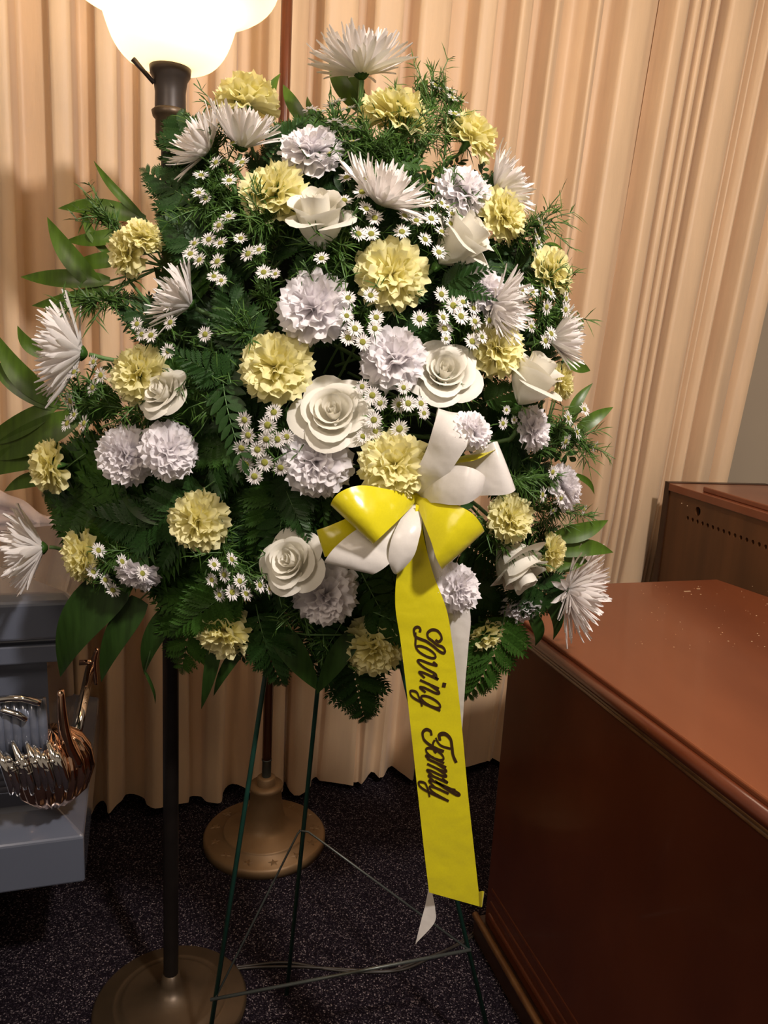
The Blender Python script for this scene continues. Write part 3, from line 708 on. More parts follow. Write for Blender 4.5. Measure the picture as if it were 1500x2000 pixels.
def rose(px, py, dia, th, tilt, label, bud=False, dY=-.02, spin=1.0):
    Y = surf(px, py, dY); p = P(px, py, Y); R = px2m(dia, p) / 2 / (.66 if bud else .98); f = facing(th, tilt)
    base = p - f * R * (.75 if bud else .5)
    root = empty('white_rose', axisframe(base, f, spin) @ S4(R), label, 'rose', 'white roses in the spray')
    for me, a in (ROSE_BUD if bud else ROSE_OPEN): link('petal', me, root, Matrix.Rotation(a, 4, 'Z'))
    link('sepals', SEPAL, root); stem_part(root, base - f * R * .18, r=.003)
rose(650, 803, 160, 100, 16, 'largest open white rose facing forward, between yellow and white carnations')
rose(868, 724, 142, 80, 18, 'open white rose facing forward, just above the white ribbon loop')
rose(622, 428, 118, 95, 48, 'white rose high in the middle, one outer petal folded out to the right', True, -.03, 3.2)
rose(902, 470, 112, 40, 62, 'white rose at the upper right, seen from the side behind small daisies', True, -.02, 4.0)
rose(312, 764, 112, 140, 35, 'white rose at the left, partly covered by fern tips', False)
rose(1042, 740, 104, 62, 66, 'white rose bud on the right seen from behind', True, -.03, .5)
rose(565, 1095, 136, 150, 28, 'white rose below the middle, left of the ribbon bow')
rose(1008, 1105, 106, 300, 70, 'drooping white rose at the lower right, crossed by thin green needles', True)

# ---- small asters on branching sprays
m = MB(); n = 21
for k in range(n):
    a = 2 * PI * k / n; L_ = .92 + .10 * math.sin(k * 2.3); c, s = math.cos(a), math.sin(a); wv = .085; up = .10 * math.sin(k * 1.7)
    m.add([(c * .2 - s * .04, s * .2 + c * .04, .02), (c * .2 + s * .04, s * .2 - c * .04, .02), (c * .75 * L_ + s * wv, s * .75 * L_ - c * wv, .10 + up), (c * L_, s * L_, .10 + up), (c * .75 * L_ - s * wv, s * .75 * L_ + c * wv, .10 + up)], [(0, 1, 2, 3, 4)])
ASTER = m.mesh('aster_rays', M['mum'], False)
m = MB(); lathe(m, [(.30, .0), (.33, .06), (.26, .15), (.12, .19), (0, .20)], 12); ADISC = m.mesh('aster_disc', M['disc'])
m = MB(); lathe(m, [(0, -.35), (.10, -.33), (.22, -.15), (.26, .02)], 8); ACAL = m.mesh('aster_calyx', M['calyx'])
def needles(pts, count, ln, r, wd=.0011, mname='needle'):
    mb_ = MB(); rr = random.Random(r)
    for _ in range(count):
        i = rr.randrange(len(pts) - 1); p = Vector(pts[i]).lerp(Vector(pts[i + 1]), rr.random()); t = (Vector(pts[i + 1]) - Vector(pts[i])).normalized()
        d = (t * rr.uniform(.2, .9) + Vector((rr.gauss(0, 1), rr.gauss(0, 1), rr.gauss(0, 1))).normalized() * .8).normalized()
        s = d.orthogonal().normalized() * wd; L_ = ln * rr.uniform(.5, 1.1); q = p + d * L_ * .55 + Vector((0, 0, .001)); e = p + d * L_ - Vector((0, 0, L_ * .12))
        mb_.add([p - s * .5, p + s * .5, q + s, q - s, e], [(0, 1, 2, 3), (3, 2, 4)])
    return mb_.mesh('needle_leaves', M[mname], False)
def aster_spray(bl, label, th=None, tilt=None, size=30, seed=0, dY=-.035, hub=None):
    xs = [b[0] for b in bl]; ys = [b[1] for b in bl]; cx_, cy_ = sum(xs) / len(xs), sum(ys) / len(ys)
    o3 = P(cx_, cy_, surf(cx_, cy_, .03)); inner = o3.lerp(HUB, .35)
    root = empty('aster_spray', at(inner), label, 'daisy spray', 'sprays of small white daisies')
    inv = root.matrix_world.inverted()
    st = MB(); node = inv @ o3; tube(st, catmull([inv @ o3.lerp(HUB, .62), inner - inner, node], 4), .0016, 6)
    segs = []
    for b in bl:
        px, py = b[0], b[1]; s = (b[2] if len(b) > 2 else 1.0) * size
        p = P(px, py, surf(px, py, dY + rnd.uniform(-.008, .008))); R = px2m(s, p) / 2 * 1.2
        if th is None:
            dx, dy = px - BC[0], -(py - BC[1]); a = math.degrees(math.atan2(dy, dx)); r = math.hypot(dx / BA[0], dy / BA[1]); f = facing(a + rnd.uniform(-40, 40), min(70, 12 + 45 * r * r + rnd.uniform(-8, 14)))
        else: f = facing(th + rnd.uniform(-14, 14), tilt + rnd.uniform(-12, 12))
        mw = axisframe(inv @ p, f, rnd.uniform(0, 6)) @ S4(R)
        bo = link('blossom', ASTER, root, mw); link('flower_disc', ADISC, bo); link('calyx', ACAL, bo)
        q = inv @ p; path = catmull([node, node.lerp(q, .5) + Vector((0, .008, -.006)), q - f * R * .3], 3)
        tube(st, path, .0009, 5); segs.append(path)
    link('stems', st.mesh('spray_stems', M['stem']), root)
    allp = [p for s in segs for p in s]
    nd = link('needle_leaves', needles(allp, 26 * len(bl), .020, seed + 11), root); tag(nd, 'short thin green leaves', kind='stuff')
SP = [
 ([(455, 280), (392, 288), (422, 318), (473, 318), (393, 343), (448, 353), (388, 377, .9), (402, 388, .9)], 'spray of small white daisies below the pair of upper left chrysanthemums'),
 ([(447, 423), (428, 441), (408, 468), (431, 475), (470, 466, .9), (372, 496), (390, 508), (425, 511, 1.1), (380, 476, .9), (418, 540, .9), (432, 548, .8)], 'spray of small white daisies above the dark fern on the left'),
 ([(485, 496, 1.1), (506, 488, .9), (515, 532), (538, 535, .7)], 'short spray of four small daisies left of the large white carnation'),
 ([(328, 598, .8), (333, 630), (268, 633, .9), (277, 653, .9), (295, 655), (401, 653), (329, 686)], 'spray of small white daisies above the white rose at the left'),
 ([(183, 707, .9), (145, 727), (130, 740, .9), (197, 733), (182, 757, 1.1), (102, 767), (138, 783, 1.1), (145, 810, .8), (132, 827, 1.1), (165, 827, 1.1)], 'spray of small white daisies at the far left, under the fanned chrysanthemum'),
 ([(628, 505), (680, 582), (724, 577), (677, 617, .9), (693, 642, 1.1), (735, 620), (732, 642), (680, 660, 1.1), (708, 668, 1.1)], 'spray of small white daisies right of the large white carnation'),
 ([(819, 623, 1.1), (862, 575), (885, 597, 1.15), (904, 590, .9), (865, 620), (900, 618, 1.15), (868, 642, 1.1), (927, 628), (922, 667, 1.1), (925, 602, .9), (955, 626), (941, 658, .9), (871, 662, .7)], 'dense spray of small white daisies above the right open rose'),
 ([(727, 772, 1.1), (742, 787), (788, 757, .9), (780, 790, 1.1), (797, 788, 1.1), (822, 788), (730, 820, 1.1), (780, 837, 1.2), (733, 842), (708, 852, .9), (707, 755, .9), (828, 807, .8)], 'spray of small white daisies between the two open white roses'),
 ([(535, 805, 1.1), (523, 830, 1.2), (520, 858, 1.1), (542, 858, 1.1), (560, 853), (503, 878, 1.1), (517, 903, 1.2), (548, 913, 1.1), (478, 820, 1.1), (485, 850, 1.1), (472, 875, 1.1), (480, 907, 1.2), (497, 930, 1.1)], 'dense spray of small white daisies left of the largest rose'),
 ([(677, 347, 1.1), (717, 350, 1.1), (708, 375, 1.2), (672, 392, 1.2), (715, 408, 1.1), (732, 426, 1.1), (700, 457, 1.1), (725, 457, 1.1)], 'spray of small white daisies right of the upper white rose'),
 ([(790, 422), (813, 431), (785, 453, 1.1), (835, 398, 1.1), (842, 427, 1.1), (862, 397, .8), (873, 405, .8), (883, 418, .9), (880, 437, .9), (863, 453), (830, 468), (857, 493)], 'spray of small white daisies in front of the upper right rose'),
 ([(1018, 566), (1039, 570), (1074, 573), (1067, 600), (1105, 584), (1104, 605), (1109, 622, .9), (1076, 652), (1065, 666), (1037, 638, .8)], 'spray of small side-turned daisies under the right rim yellow carnation'),
 ([(989, 801, .6), (982, 827, .8), (1004, 820, .5), (1141, 800, .9), (1109, 817), (1126, 845), (1104, 862), (1161, 872, .8)], 'spray of small daisies and buds beside the right rim white carnation'),
 ([(1079, 922, .9), (1059, 966), (1095, 972), (1140, 995, .7), (1080, 997, .6), (1050, 1127, .5)], 'spray of small daisies at the right, level with the bow')]
for i, (bl, lb) in enumerate(SP): aster_spray(bl, lb, seed=i * 7)
aster_spray([(607, 215), (623, 217), (647, 207), (660, 200), (680, 213), (653, 238), (677, 248), (695, 252), (687, 277), (643, 300, .9)], 'spray of small daisies facing up at the foot of the tall chrysanthemum stem', 92, 70, seed=120, size=32)
aster_spray([(850, 167), (862, 170), (880, 177, .8), (903, 197, .8), (887, 223), (883, 192, .8)], 'spray of small daisies sticking up at the top right', 60, 60, seed=121)
aster_spray([(1053, 435), (1060, 445), (1048, 461), (1051, 474), (1044, 488)], 'spray of pale little daisies at the right rim above the yellow carnation', 10, 70, seed=122)
aster_spray([(192, 1075), (238, 1097), (182, 1117), (205, 1133), (220, 1153), (278, 1120)], 'spray of small daisies turned sideways at the lower left', 30, 62, seed=123)
aster_spray([(418, 1103, .9), (452, 1093), (437, 1123), (413, 1133, .9), (468, 1135), (428, 1162), (453, 1157, 1.1), (480, 1160), (507, 1143), (526, 1150, .8)], 'spray of small daisies turned right, left of the lower white rose', 20, 58, seed=124)

# ---- fern fronds
def pinna(nl, wd, tooth, seed, curl=.06):
    r = random.Random(seed); mb_ = MB()
    for side in (-1, 1):
        for i in range(nl):
            t = i / nl; t2 = (i + 1) / nl; prof_ = math.sin(PI * min(1, t * .92 + .16)) ** .8
            wv = wd * prof_ * r.uniform(.9, 1.08); ln = 1 / nl
            a = (t, 0, -curl * t * t); b = (t2 + .0, 0, -curl * t2 * t2)
            tip = (t + ln * 1.5 * tooth, side * wv, .02 - curl * t * t); mid = (t + ln * .30, side * wv * .66, .03 - curl * t * t); mid2 = (t + ln * 1.25, side * wv * .45, .0 - curl * t * t)
            f = [(0, 1, 2, 3, 4)] if side > 0 else [(4, 3, 2, 1, 0)]
            mb_.add([a, b, mid2, tip, mid], f)
    mb_.add([(1 - .5 / nl, -.03, -curl), (1 + .9 / nl, 0, -curl), (1 - .5 / nl, .03, -curl)], [(0, 1, 2)])
    return mb_
PA = {m_: [pinna(9, .235, 1.15, 1).mesh('fern_pinna', M[m_], False), pinna(8, .26, 1.2, 2, .12).mesh('fern_pinna', M[m_], False)] for m_ in ('fern', 'fern2')}
def oval():
    mb_ = MB(); vs = []; n = 7
    for j in range(n + 1):
        t = j / n; wv = .20 * math.sin(PI * (t * .94 + .03)) ** .8; z = -.10 * t * t
        vs += [(t, -wv, z + .03), (t, 0, z), (t, wv, z + .03)]
    mb_.add(vs, [f for j in range(n) for f in ((j * 3, j * 3 + 3, j * 3 + 4, j * 3 + 1), (j * 3 + 1, j * 3 + 4, j * 3 + 5, j * 3 + 2))])
    return mb_
OV = oval().mesh('oval_leaflet', M['fern'])
def make_frond(arch, m_, kind, seed):
    r = random.Random(seed); parts = []
    def rp(t): return Vector((.02 * math.sin(t * 3 + seed), t, arch * (t - t * t * 1.6)))
    st = MB(); tube(st, [rp(t / 8) for t in range(9)], [.007 * (1 - t / 11) for t in range(9)], 5)
    parts.append(('stem', st.mesh('frond_stem', M['stem']), Matrix.Identity(4)))
    if kind == 'fern':
        n = 12
        for i in range(n):
            t = .10 + .88 * (i / n) ** 1.0; ln = .36 * (1 - (i / n)) ** .85 + .05
            if i == 0: ln *= .8
            for sd_ in (-1, 1):
                ang = math.radians(r.uniform(24, 36) + i * 1.6); d = Vector((sd_ * math.cos(ang), math.sin(ang), r.uniform(-.22, .05))).normalized()
                z = Vector((0, 0, 1)) + Vector((r.uniform(-.2, .2), r.uniform(-.2, .2), 0)); z = (z - d * z.dot(d)).normalized(); y = z.cross(d); o_ = rp(t + (.015 if sd_ > 0 else 0))
                parts.append(('pinna', r.choice(PA[m_]), Matrix(((d.x, y.x, z.x, o_.x), (d.y, y.y, z.y, o_.y), (d.z, y.z, z.z, o_.z), (0, 0, 0, 1))) @ S4(ln)))
    else:
        n = 10
        for i in range(n):
            t = .14 + .84 * i / n; ln = .24 * (1 - .55 * i / n)
            for sd_ in (-1, 1):
                ang = math.radians(r.uniform(28, 44)); d = Vector((sd_ * math.cos(ang), math.sin(ang), r.uniform(-.3, .1))).normalized()
                z = Vector((0, 0, 1)); z = (z - d * z.dot(d)).normalized(); y = z.cross(d); o_ = rp(t)
                parts.append(('leaflet', OV, Matrix(((d.x, y.x, z.x, o_.x), (d.y, y.y, z.y, o_.y), (d.z, y.z, z.z, o_.z), (0, 0, 0, 1))) @ S4(ln)))
    d = rp(1) - rp(.9); d.normalize(); z = Vector((0, 0, 1)); z = (z - d * z.dot(d)).normalized(); y = z.cross(d); o_ = rp(.95)
    parts.append(('leaflet' if kind != 'fern' else 'pinna', OV if kind != 'fern' else PA[m_][0], Matrix(((d.x, y.x, z.x, o_.x), (d.y, y.y, z.y, o_.y), (d.z, y.z, z.z, o_.z), (0, 0, 0, 1))) @ S4(.14)))
    return parts
FR = {'dark': [make_frond(.25, 'fern', 'fern', 1), make_frond(.10, 'fern', 'fern', 2), make_frond(.40, 'fern', 'fern', 3)],
      'fresh': [make_frond(.2, 'fern2', 'fern', 4), make_frond(.35, 'fern2', 'fern', 5)],
      'oval': [make_frond(.2, 'fern', 'oval', 6), make_frond(.35, 'fern', 'oval', 7)]}
def frond(b, t, kind, label, dYb=.03, dYt=-.01, roll=0.0, group=None):
    pb = P(b[0], b[1], surf(b[0], b[1], dYb)); pt = P(t[0], t[1], surf(t[0], t[1], dYt))
    y = pt - pb; L_ = y.length; out = -FW + .35 * (pb - HUB).normalized(); out = Matrix.Rotation(roll, 3, y.normalized()) @ out
    nm = 'leaflet_frond' if kind == 'oval' else 'fern_frond'
    root = empty(nm, frame(pb, y, out) @ S4(L_), label, 'fern', group)
    for n, me, mt in rnd.choice(FR[kind]): link(n, me, root, mt)
    return root
NF = [
 ((395, 350), (330, 192), 'dark', 'fern frond rising in front of the lamp pole, below the glass bowl'),
 ((430, 455), (272, 312), 'dark', 'dark fern frond pointing up left towards the curtain above the upper palm leaves'),
 ((420, 520), (300, 400), 'dark', 'dark fern frond beside the small pair of upper left yellow carnations'),
 ((500, 720), (430, 520), 'dark', 'large dark fern frond fanned flat left of the big white carnation'),
 ((470, 760), (345, 690), 'dark', 'dark fern frond with its tip lying across the left white rose'),
 ((430, 700), (470, 900), 'oval', 'frond of oval leaflets hanging left of the densest daisies'),
 ((860, 570), (950, 522), 'dark', 'toothed fern tip pointing right, between upper right rose and chrysanthemum'),
 ((860, 560), (955, 572), 'dark', 'toothed fern tip lying over the white petals at the right'),
 ((930, 420), (1000, 320), 'dark', 'fern tip standing up behind the upper right white carnation'),
 ((940, 790), (1040, 745), 'fresh', 'fern frond under the white rose bud on the right'),
 ((420, 985), (25, 990), 'fresh', 'long fern frond reaching left over the casket'),
 ((400, 1050), (160, 1010), 'dark', 'dark fern frond reaching left beside the low left yellow carnation'),
 ((420, 940), (240, 1060), 'dark', 'dark fern frond sweeping down left below two white carnations'),
 ((400, 1110), (345, 1330), 'fresh', 'fern frond hanging down in front of the dark lamp pole'),
 ((470, 1130), (330, 1250), 'fresh', 'fern frond hanging at the lower left over a palm blade'),
 ((500, 1180), (545, 1360), 'dark', 'dark fern frond hanging beside the low left yellow carnation'),
 ((560, 1210), (460, 1300), 'oval', 'oval-leaflet frond at the bottom, over the easel leg'),
 ((680, 1200), (600, 1330), 'oval', 'oval-leaflet frond at the bottom centre above the back easel leg'),
 ((690, 1240), (712, 1432), 'dark', 'fern frond hanging lowest of all, below the spray against the curtain'),
 ((700, 1110), (800, 1275), 'oval', 'oval-leaflet frond beside the lettered ribbon'),
 ((700, 1180), (880, 1260), 'dark', 'fern tip laid over the left edge of the lettered ribbon'),
 ((985, 1180), (925, 1390), 'fresh', 'fern frond hanging at the bottom right, between ribbon tails and desk'),
 ((1000, 1100), (1120, 1200), 'dark', 'dark fern frond behind the lowest right chrysanthemum'),
 ((1020, 1130), (1060, 1080), 'dark', 'small dark fern tip pointing up between the drooping rose and narrow carnation'),
 ((560, 960), (600, 1060), 'dark', 'dark fern tip touching the top of the lower white rose'),
 ((660, 330), (830, 300), 'fresh', 'bright green fern frond under the top yellow carnation'),
 ((520, 330), (590, 220), 'dark', 'dark fern frond at the top, left of the small upturned daisies'),
 ((1050, 620), (1110, 690), 'oval', 'oval-leaflet frond over the right rim chrysanthemum')]
for b, t, k, lb in NF:
    front = ('laid' in lb or 'lying' in lb or 'hanging' in lb or 'pointing right' in lb)
    frond(b, t, k, lb, .02, -.06 if front else -.02)
lab = {'dark': ('dark fern frond packed between the flowers of the spray', 'dark fern fronds filling the spray'),
       'fresh': ('mid green fern frond packed between the flowers of the spray', 'mid green fern fronds filling the spray'),
       'oval': ('frond of oval leaflets packed between the flowers of the spray', 'oval-leaflet fronds filling the spray')}
ANC = [(706, 150, 'the topmost chrysanthemum'), (440, 290, 'the two upper left chrysanthemums'), (260, 470, 'the small pair of upper left yellow carnations'),
    (622, 428, 'the upper white rose'), (742, 400, 'the upper middle chrysanthemum'), (930, 370, 'the upper right white carnation'), (902, 480, 'the upper right rose'),
    (767, 530, 'the forward-facing upper yellow carnation'), (605, 592, 'the large white carnation'), (1088, 532, 'the right rim yellow carnation'), (970, 600, 'the right chrysanthemum'),
    (1042, 736, 'the white rose bud on the right'), (868, 724, 'the right open rose'), (650, 803, 'the largest open rose'), (532, 715, 'the yellow carnation left of the open roses'),
    (312, 764, 'the left white rose'), (160, 690, 'the left fanned chrysanthemum'), (285, 880, 'the close pair of white carnations'), (82, 912, 'the far left yellow carnation'),
    (375, 1020, 'the lone yellow carnation in fern'), (148, 1092, 'the yellow carnation above the casket'), (565, 1095, 'the lower white rose'), (480, 900, 'the densest daisies'),
    (632, 1170, 'the white carnation under the lower rose'), (432, 1247, 'the bottom left yellow carnation'), (730, 1277, 'the bottom middle yellow carnation'), (902, 1146, 'the ribbon tails'),
    (1005, 1010, 'the yellow carnation right of the bow'), (1050, 836, 'the white carnation below the rose bud'), (1112, 948, 'the right rim white carnation'), (1008, 1105, 'the drooping rose'), (1024, 1192, 'the shaded white carnation over the desk'), (380, 596, 'the half hidden left chrysanthemum'), (950, 1252, 'the small yellow carnation at the desk corner')]
cnt = 0; tries = 0
while cnt < 150 and tries < 4000:
    tries += 1
    a = rnd.uniform(0, 2 * PI); r = math.sqrt(rnd.random()); bx = BC[0] + r * 500 * math.cos(a); by = BC[1] + r * 540 * math.sin(a)
    ln = rnd.uniform(130, 230); da = a + rnd.gauss(0, .5); tx, ty = bx + ln * math.cos(da), by + ln * math.sin(da)
    if not inside(tx, ty) or not inside(bx, by): continue
    k = rnd.choices(('dark', 'fresh', 'oval'), (6, 2, 2))[0]
    if 640 < tx < 960 and 790 < ty < 1150: continue
    ax_, ay_ = (bx + tx) / 2, (by + ty) / 2; an = min(ANC, key=lambda q: (q[0] - ax_) ** 2 + (q[1] - ay_) ** 2)[2]
    frond((bx, by), (tx, ty), k, lab[k][0].replace('packed between the flowers of the spray', 'packed in by ' + an), rnd.uniform(.035, .075), rnd.uniform(.0, .045), rnd.uniform(-.5, .5), lab[k][1]); cnt += 1

# ---- needle-leaf sprigs
def sprig(b, t, label, seed, cnt=240, dYb=.03, dYt=-.02, ln=.026, group=None):
    pb = P(b[0], b[1], surf(b[0], b[1], dYb)); pt = P(t[0], t[1], surf(t[0], t[1], dYt))
    root = empty('needle_sprig', at(pb), label, 'greenery', group); inv = root.matrix_world.inverted()
    rr = random.Random(seed); st = MB(); main = catmull([inv @ pb, (inv @ pb.lerp(pt, .5)) + Vector((0, -.01, .01)), inv @ pt], 5); tube(st, main, .0012, 5); allp = []
    segs = [main]
    for k in range(9):
        i = rr.randrange(2, len(main) - 1); o_ = main[i]; d = (main[-1] - main[0]).normalized() * .6 + Vector((rr.gauss(0, .6), rr.gauss(0, .3), rr.gauss(0, .6)))
        e = o_ + d.normalized() * rr.uniform(.03, .06); sg = catmull([o_, o_.lerp(e, .5) + Vector((0, 0, .003)), e], 3); tube(st, sg, .0008, 4); segs.append(sg)
    link('stems', st.mesh('sprig_stems', M['stem']), root)
    mb_ = MB(); nd = None
    me = bpy.data.meshes.new('x'); bpy.data.meshes.remove(me)
    for si, sg in enumerate(segs):
        q = cnt // 2 if si == 0 else cnt // 18
        for _ in range(q):
            i = rr.randrange(len(sg) - 1); p = Vector(sg[i]).lerp(Vector(sg[i + 1]), rr.random()); tt = (Vector(sg[i + 1]) - Vector(sg[i])).normalized()
            d = (tt * rr.uniform(.2, .9) + Vector((rr.gauss(0, 1), rr.gauss(0, 1), rr.gauss(0, 1))).normalized() * .8).normalized()
            s = d.orthogonal().normalized() * .0010; L_ = ln * rr.uniform(.5, 1.1); q_ = p + d * L_ * .55; e = p + d * L_ - Vector((0, 0, L_ * .1))
            mb_.add([p - s * .5, p + s * .5, q_ + s, q_ - s, e], [(0, 1, 2, 3), (3, 2, 4)])
    tag(link('needle_leaves', mb_.mesh('needle_leaves', M['needle'], False), root), 'thin needle-like leaves', kind='stuff')
SG = [((800, 380), (850, 175), 'needle-leaved sprig standing highest at the right of the top yellow carnation'),
      ((760, 360), (800, 240), 'needle-leaved sprig under the top yellow carnation'),
      ((860, 360), (885, 200), 'needle-leaved sprig left of the top right yellow carnation'),
      ((820, 380), (700, 270), 'needle-leaved sprig beside the tall chrysanthemum stem'),
      ((560, 460), (500, 440), 'needle-leaved sprig left of the upper white rose'),
      ((1000, 560), (1095, 590), 'needle-leaved sprig at the right rim under the yellow carnation'),
      ((1010, 620), (1110, 640), 'needle-leaved sprig crossing to the right rim chrysanthemum'),
      ((1040, 820), (1150, 880), 'needle-leaved sprig at the right rim at rose bud height'),
      ((1020, 900), (1130, 860), 'needle-leaved sprig between the two right rim white carnations'),
      ((960, 960), (1090, 930), 'needle-leaved sprig right of the white ribbon loops'),
      ((960, 1000), (1160, 1010), 'needle-leaved sprig reaching right over a palm blade'),
      ((920, 1010), (1020, 1120), 'needle-leaved sprig drooping over the lower right white rose'),
      ((250, 600), (170, 600), 'needle-leaved sprig behind the left fanned chrysanthemum'),
      ((330, 830), (150, 790), 'needle-leaved sprig at the left under the daisies'),
      ((300, 1060), (190, 1110), 'needle-leaved sprig at the lower left beside the casket lid'),
      ((420, 1050), (470, 1130), 'needle-leaved sprig among the sideways daisies at the bottom'),
      ((420, 330), (400, 420), 'needle-leaved sprig under the upper left chrysanthemums'),
      ((620, 560), (660, 480), 'needle-leaved sprig above the large white carnation'),
      ((1000, 480), (1060, 440), 'needle-leaved sprig behind the upper right rose')]
for i, (b, t, lb) in enumerate(SG): sprig(b, t, lb, i + 50, 420 if i < 4 else 300, .02, -.04 if 'drooping' in lb else -.015)
for i in range(26):
    a = rnd.uniform(0, 2 * PI); r = math.sqrt(rnd.random()); bx = BC[0] + r * 440 * math.cos(a); by = BC[1] + r * 480 * math.sin(a)
    if 640 < bx < 960 and 790 < by < 1150: continue
    sprig((bx, by), (bx + 70 * math.cos(a), by + 70 * math.sin(a)), 'short needle-leaved sprig packed in by ' + min(ANC, key=lambda q: (q[0] - bx) ** 2 + (q[1] - by) ** 2)[2], i + 200, 220, .05, .0, .022, 'needle sprigs filling the spray')

# ---- palm blades
def blade(root, b, t, wpx, m='palm', Yb=None, Yt=None, bend=.10, fold=.25, side=1):
    inv = root.matrix_world.inverted()
    Yb = surf(*b) if Yb is None else Yb; Yt = surf(*t) if Yt is None else Yt
    pb, pt = P(*b, Yb), P(*t, Yt); ax = pt - pb; L_ = ax.length; nrm = (-FW).cross(ax).normalized(); wd = px2m(wpx, pb) / 2; n = 12; vs = []
    nz_ = ax.cross(nrm).normalized()
    if nz_.dot(-FW) < 0: nz_ = -nz_
    for j in range(n + 1):
        u = j / n; uu = .03 + .97 * u; wv = wd * max(.01, 2.02 * uu ** .3 * (1 - uu)) if m == 'palmdark' else wd * max(.01, 2.9 * uu ** .6 * (1 - uu) ** .98)
        c = pb + ax * u + nrm * (bend * L_ * side * math.sin(PI * u)) + nz_ * (.10 * L_ * math.sin(PI * u)) - Vector((0, 0, .0))
        for k in (-2, -1, 0, 1, 2): vs.append(inv @ (c + nrm * wv * k / 2 + nz_ * fold * wv * (abs(k) / 2) ** 1.3 * .8))
    mb_ = MB(); mb_.add(vs, [(j * 5 + k, (j + 1) * 5 + k, (j + 1) * 5 + k + 1, j * 5 + k + 1) for j in range(n) for k in range(4)])
    return link('leaf_blade', mb_.mesh('leaf_blade', M[m]), root)
def palm(basepx, Y, leaves, label, cat='palm leaf'):
    p = P(*basepx, Y); root = empty('palm_frond', at(p), label, cat); inv = root.matrix_world.inverted()
    for lf in leaves:
        b, t, wpx = lf[:3]; kw = lf[3] if len(lf) > 3 else {}; kw = dict(kw); kw.setdefault('Yb', Y); kw.setdefault('Yt', Y + .02)
        blade(root, b, t, wpx, **kw)
    st = MB(); far = p.lerp(HUB, .6)
    for lf in leaves: tube(st, [inv @ P(*lf[0], Y), Vector((0, 0, 0))], .0014, 5)
    tube(st, [Vector((0, 0, 0)), inv @ far], .002, 6); link('stem', st.mesh('palm_stem', M['stem']), root)
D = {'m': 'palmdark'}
palm((320, 520), 1.19, [((285, 428), (113, 407), 36, {'bend': -.02, 'side': 1}), ((280, 425), (183, 314), 17, {'bend': .04}), ((200, 570), (92, 424), 40, {'bend': .04}), ((255, 455), (128, 470), 30, {'bend': .07}),
    ((215, 548), (40, 541), 36, {'bend': .03}), ((225, 565), (62, 597), 32, {'bend': .06}), ((260, 500), (130, 520), 32, {'bend': .04}), ((215, 500), (165, 400), 18), ((240, 460), (195, 395), 18)],
    'palm frond of long narrow blades sticking out at the upper left against the curtain')
palm((190, 800), 1.17, [((115, 792), (-8, 650), 44, {'bend': .07}), ((112, 798), (-30, 690), 36, {'bend': .04}), ((110, 790), (-40, 868), 44, {'bend': .06}), ((160, 810), (-40, 895), 60, {'bend': .05}),
    ((140, 880), (-50, 935), 54, {'bend': -.05}), ((120, 930), (8, 960), 30, {'bend': -.05}), ((100, 700), (34, 636), 26)],
    'palm frond of broad blades running out of the picture at the left')
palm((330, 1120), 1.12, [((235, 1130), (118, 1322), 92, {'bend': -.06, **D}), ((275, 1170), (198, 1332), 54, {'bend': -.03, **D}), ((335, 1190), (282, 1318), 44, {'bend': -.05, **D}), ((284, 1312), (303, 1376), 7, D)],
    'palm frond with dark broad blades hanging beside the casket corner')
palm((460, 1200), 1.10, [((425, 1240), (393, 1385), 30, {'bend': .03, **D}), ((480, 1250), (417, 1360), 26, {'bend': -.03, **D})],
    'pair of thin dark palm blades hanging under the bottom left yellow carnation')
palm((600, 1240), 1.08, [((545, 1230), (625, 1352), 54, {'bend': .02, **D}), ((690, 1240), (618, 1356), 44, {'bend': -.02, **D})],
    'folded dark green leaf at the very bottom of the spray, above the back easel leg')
palm((600, 300), 1.16, [((530, 235), (548, 143), 24), ((598, 245), (553, 165), 26, {'bend': .04}), ((612, 240), (575, 190), 14), ((632, 250), (600, 188), 16), ((700, 215), (643, 118), 34, {'bend': .06}), ((712, 220), (668, 135), 28, {'bend': -.04}), ((822, 200), (836, 156), 22)],
    'palm frond with short upright blades at the top around the tall chrysanthemum')
palm((1060, 860), 1.18, [((1120, 850), (1198, 795), 26, {'bend': .04}), ((1110, 835), (1158, 748), 22), ((1105, 810), (1145, 800), 12), ((1100, 700), (1153, 724), 26, {'bend': -.06}), ((1115, 690), (1141, 625), 14), ((1045, 480), (1074, 464), 16), ((1050, 488), (1100, 487), 12), ((1118, 925), (1161, 966), 12)],
    'palm frond with dark tips showing along the right rim against the curtain')
palm((1030, 1080), 1.17, [((1080, 1050), (1188, 1016), 36, {'bend': -.04}), ((1085, 1078), (1198, 1079), 34, {'bend': .08}), ((1085, 1110), (1148, 1096), 34, {'bend': .10}), ((1070, 1160), (1080, 1250), 30, D), ((1040, 1200), (1045, 1262), 26, D)],
    'palm frond with wide blades at the lower right beside the desk')
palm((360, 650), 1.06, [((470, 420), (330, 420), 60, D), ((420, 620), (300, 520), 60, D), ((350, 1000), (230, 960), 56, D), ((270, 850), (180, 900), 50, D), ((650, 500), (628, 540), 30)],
    'palm blades lying deep inside the left half of the spray')

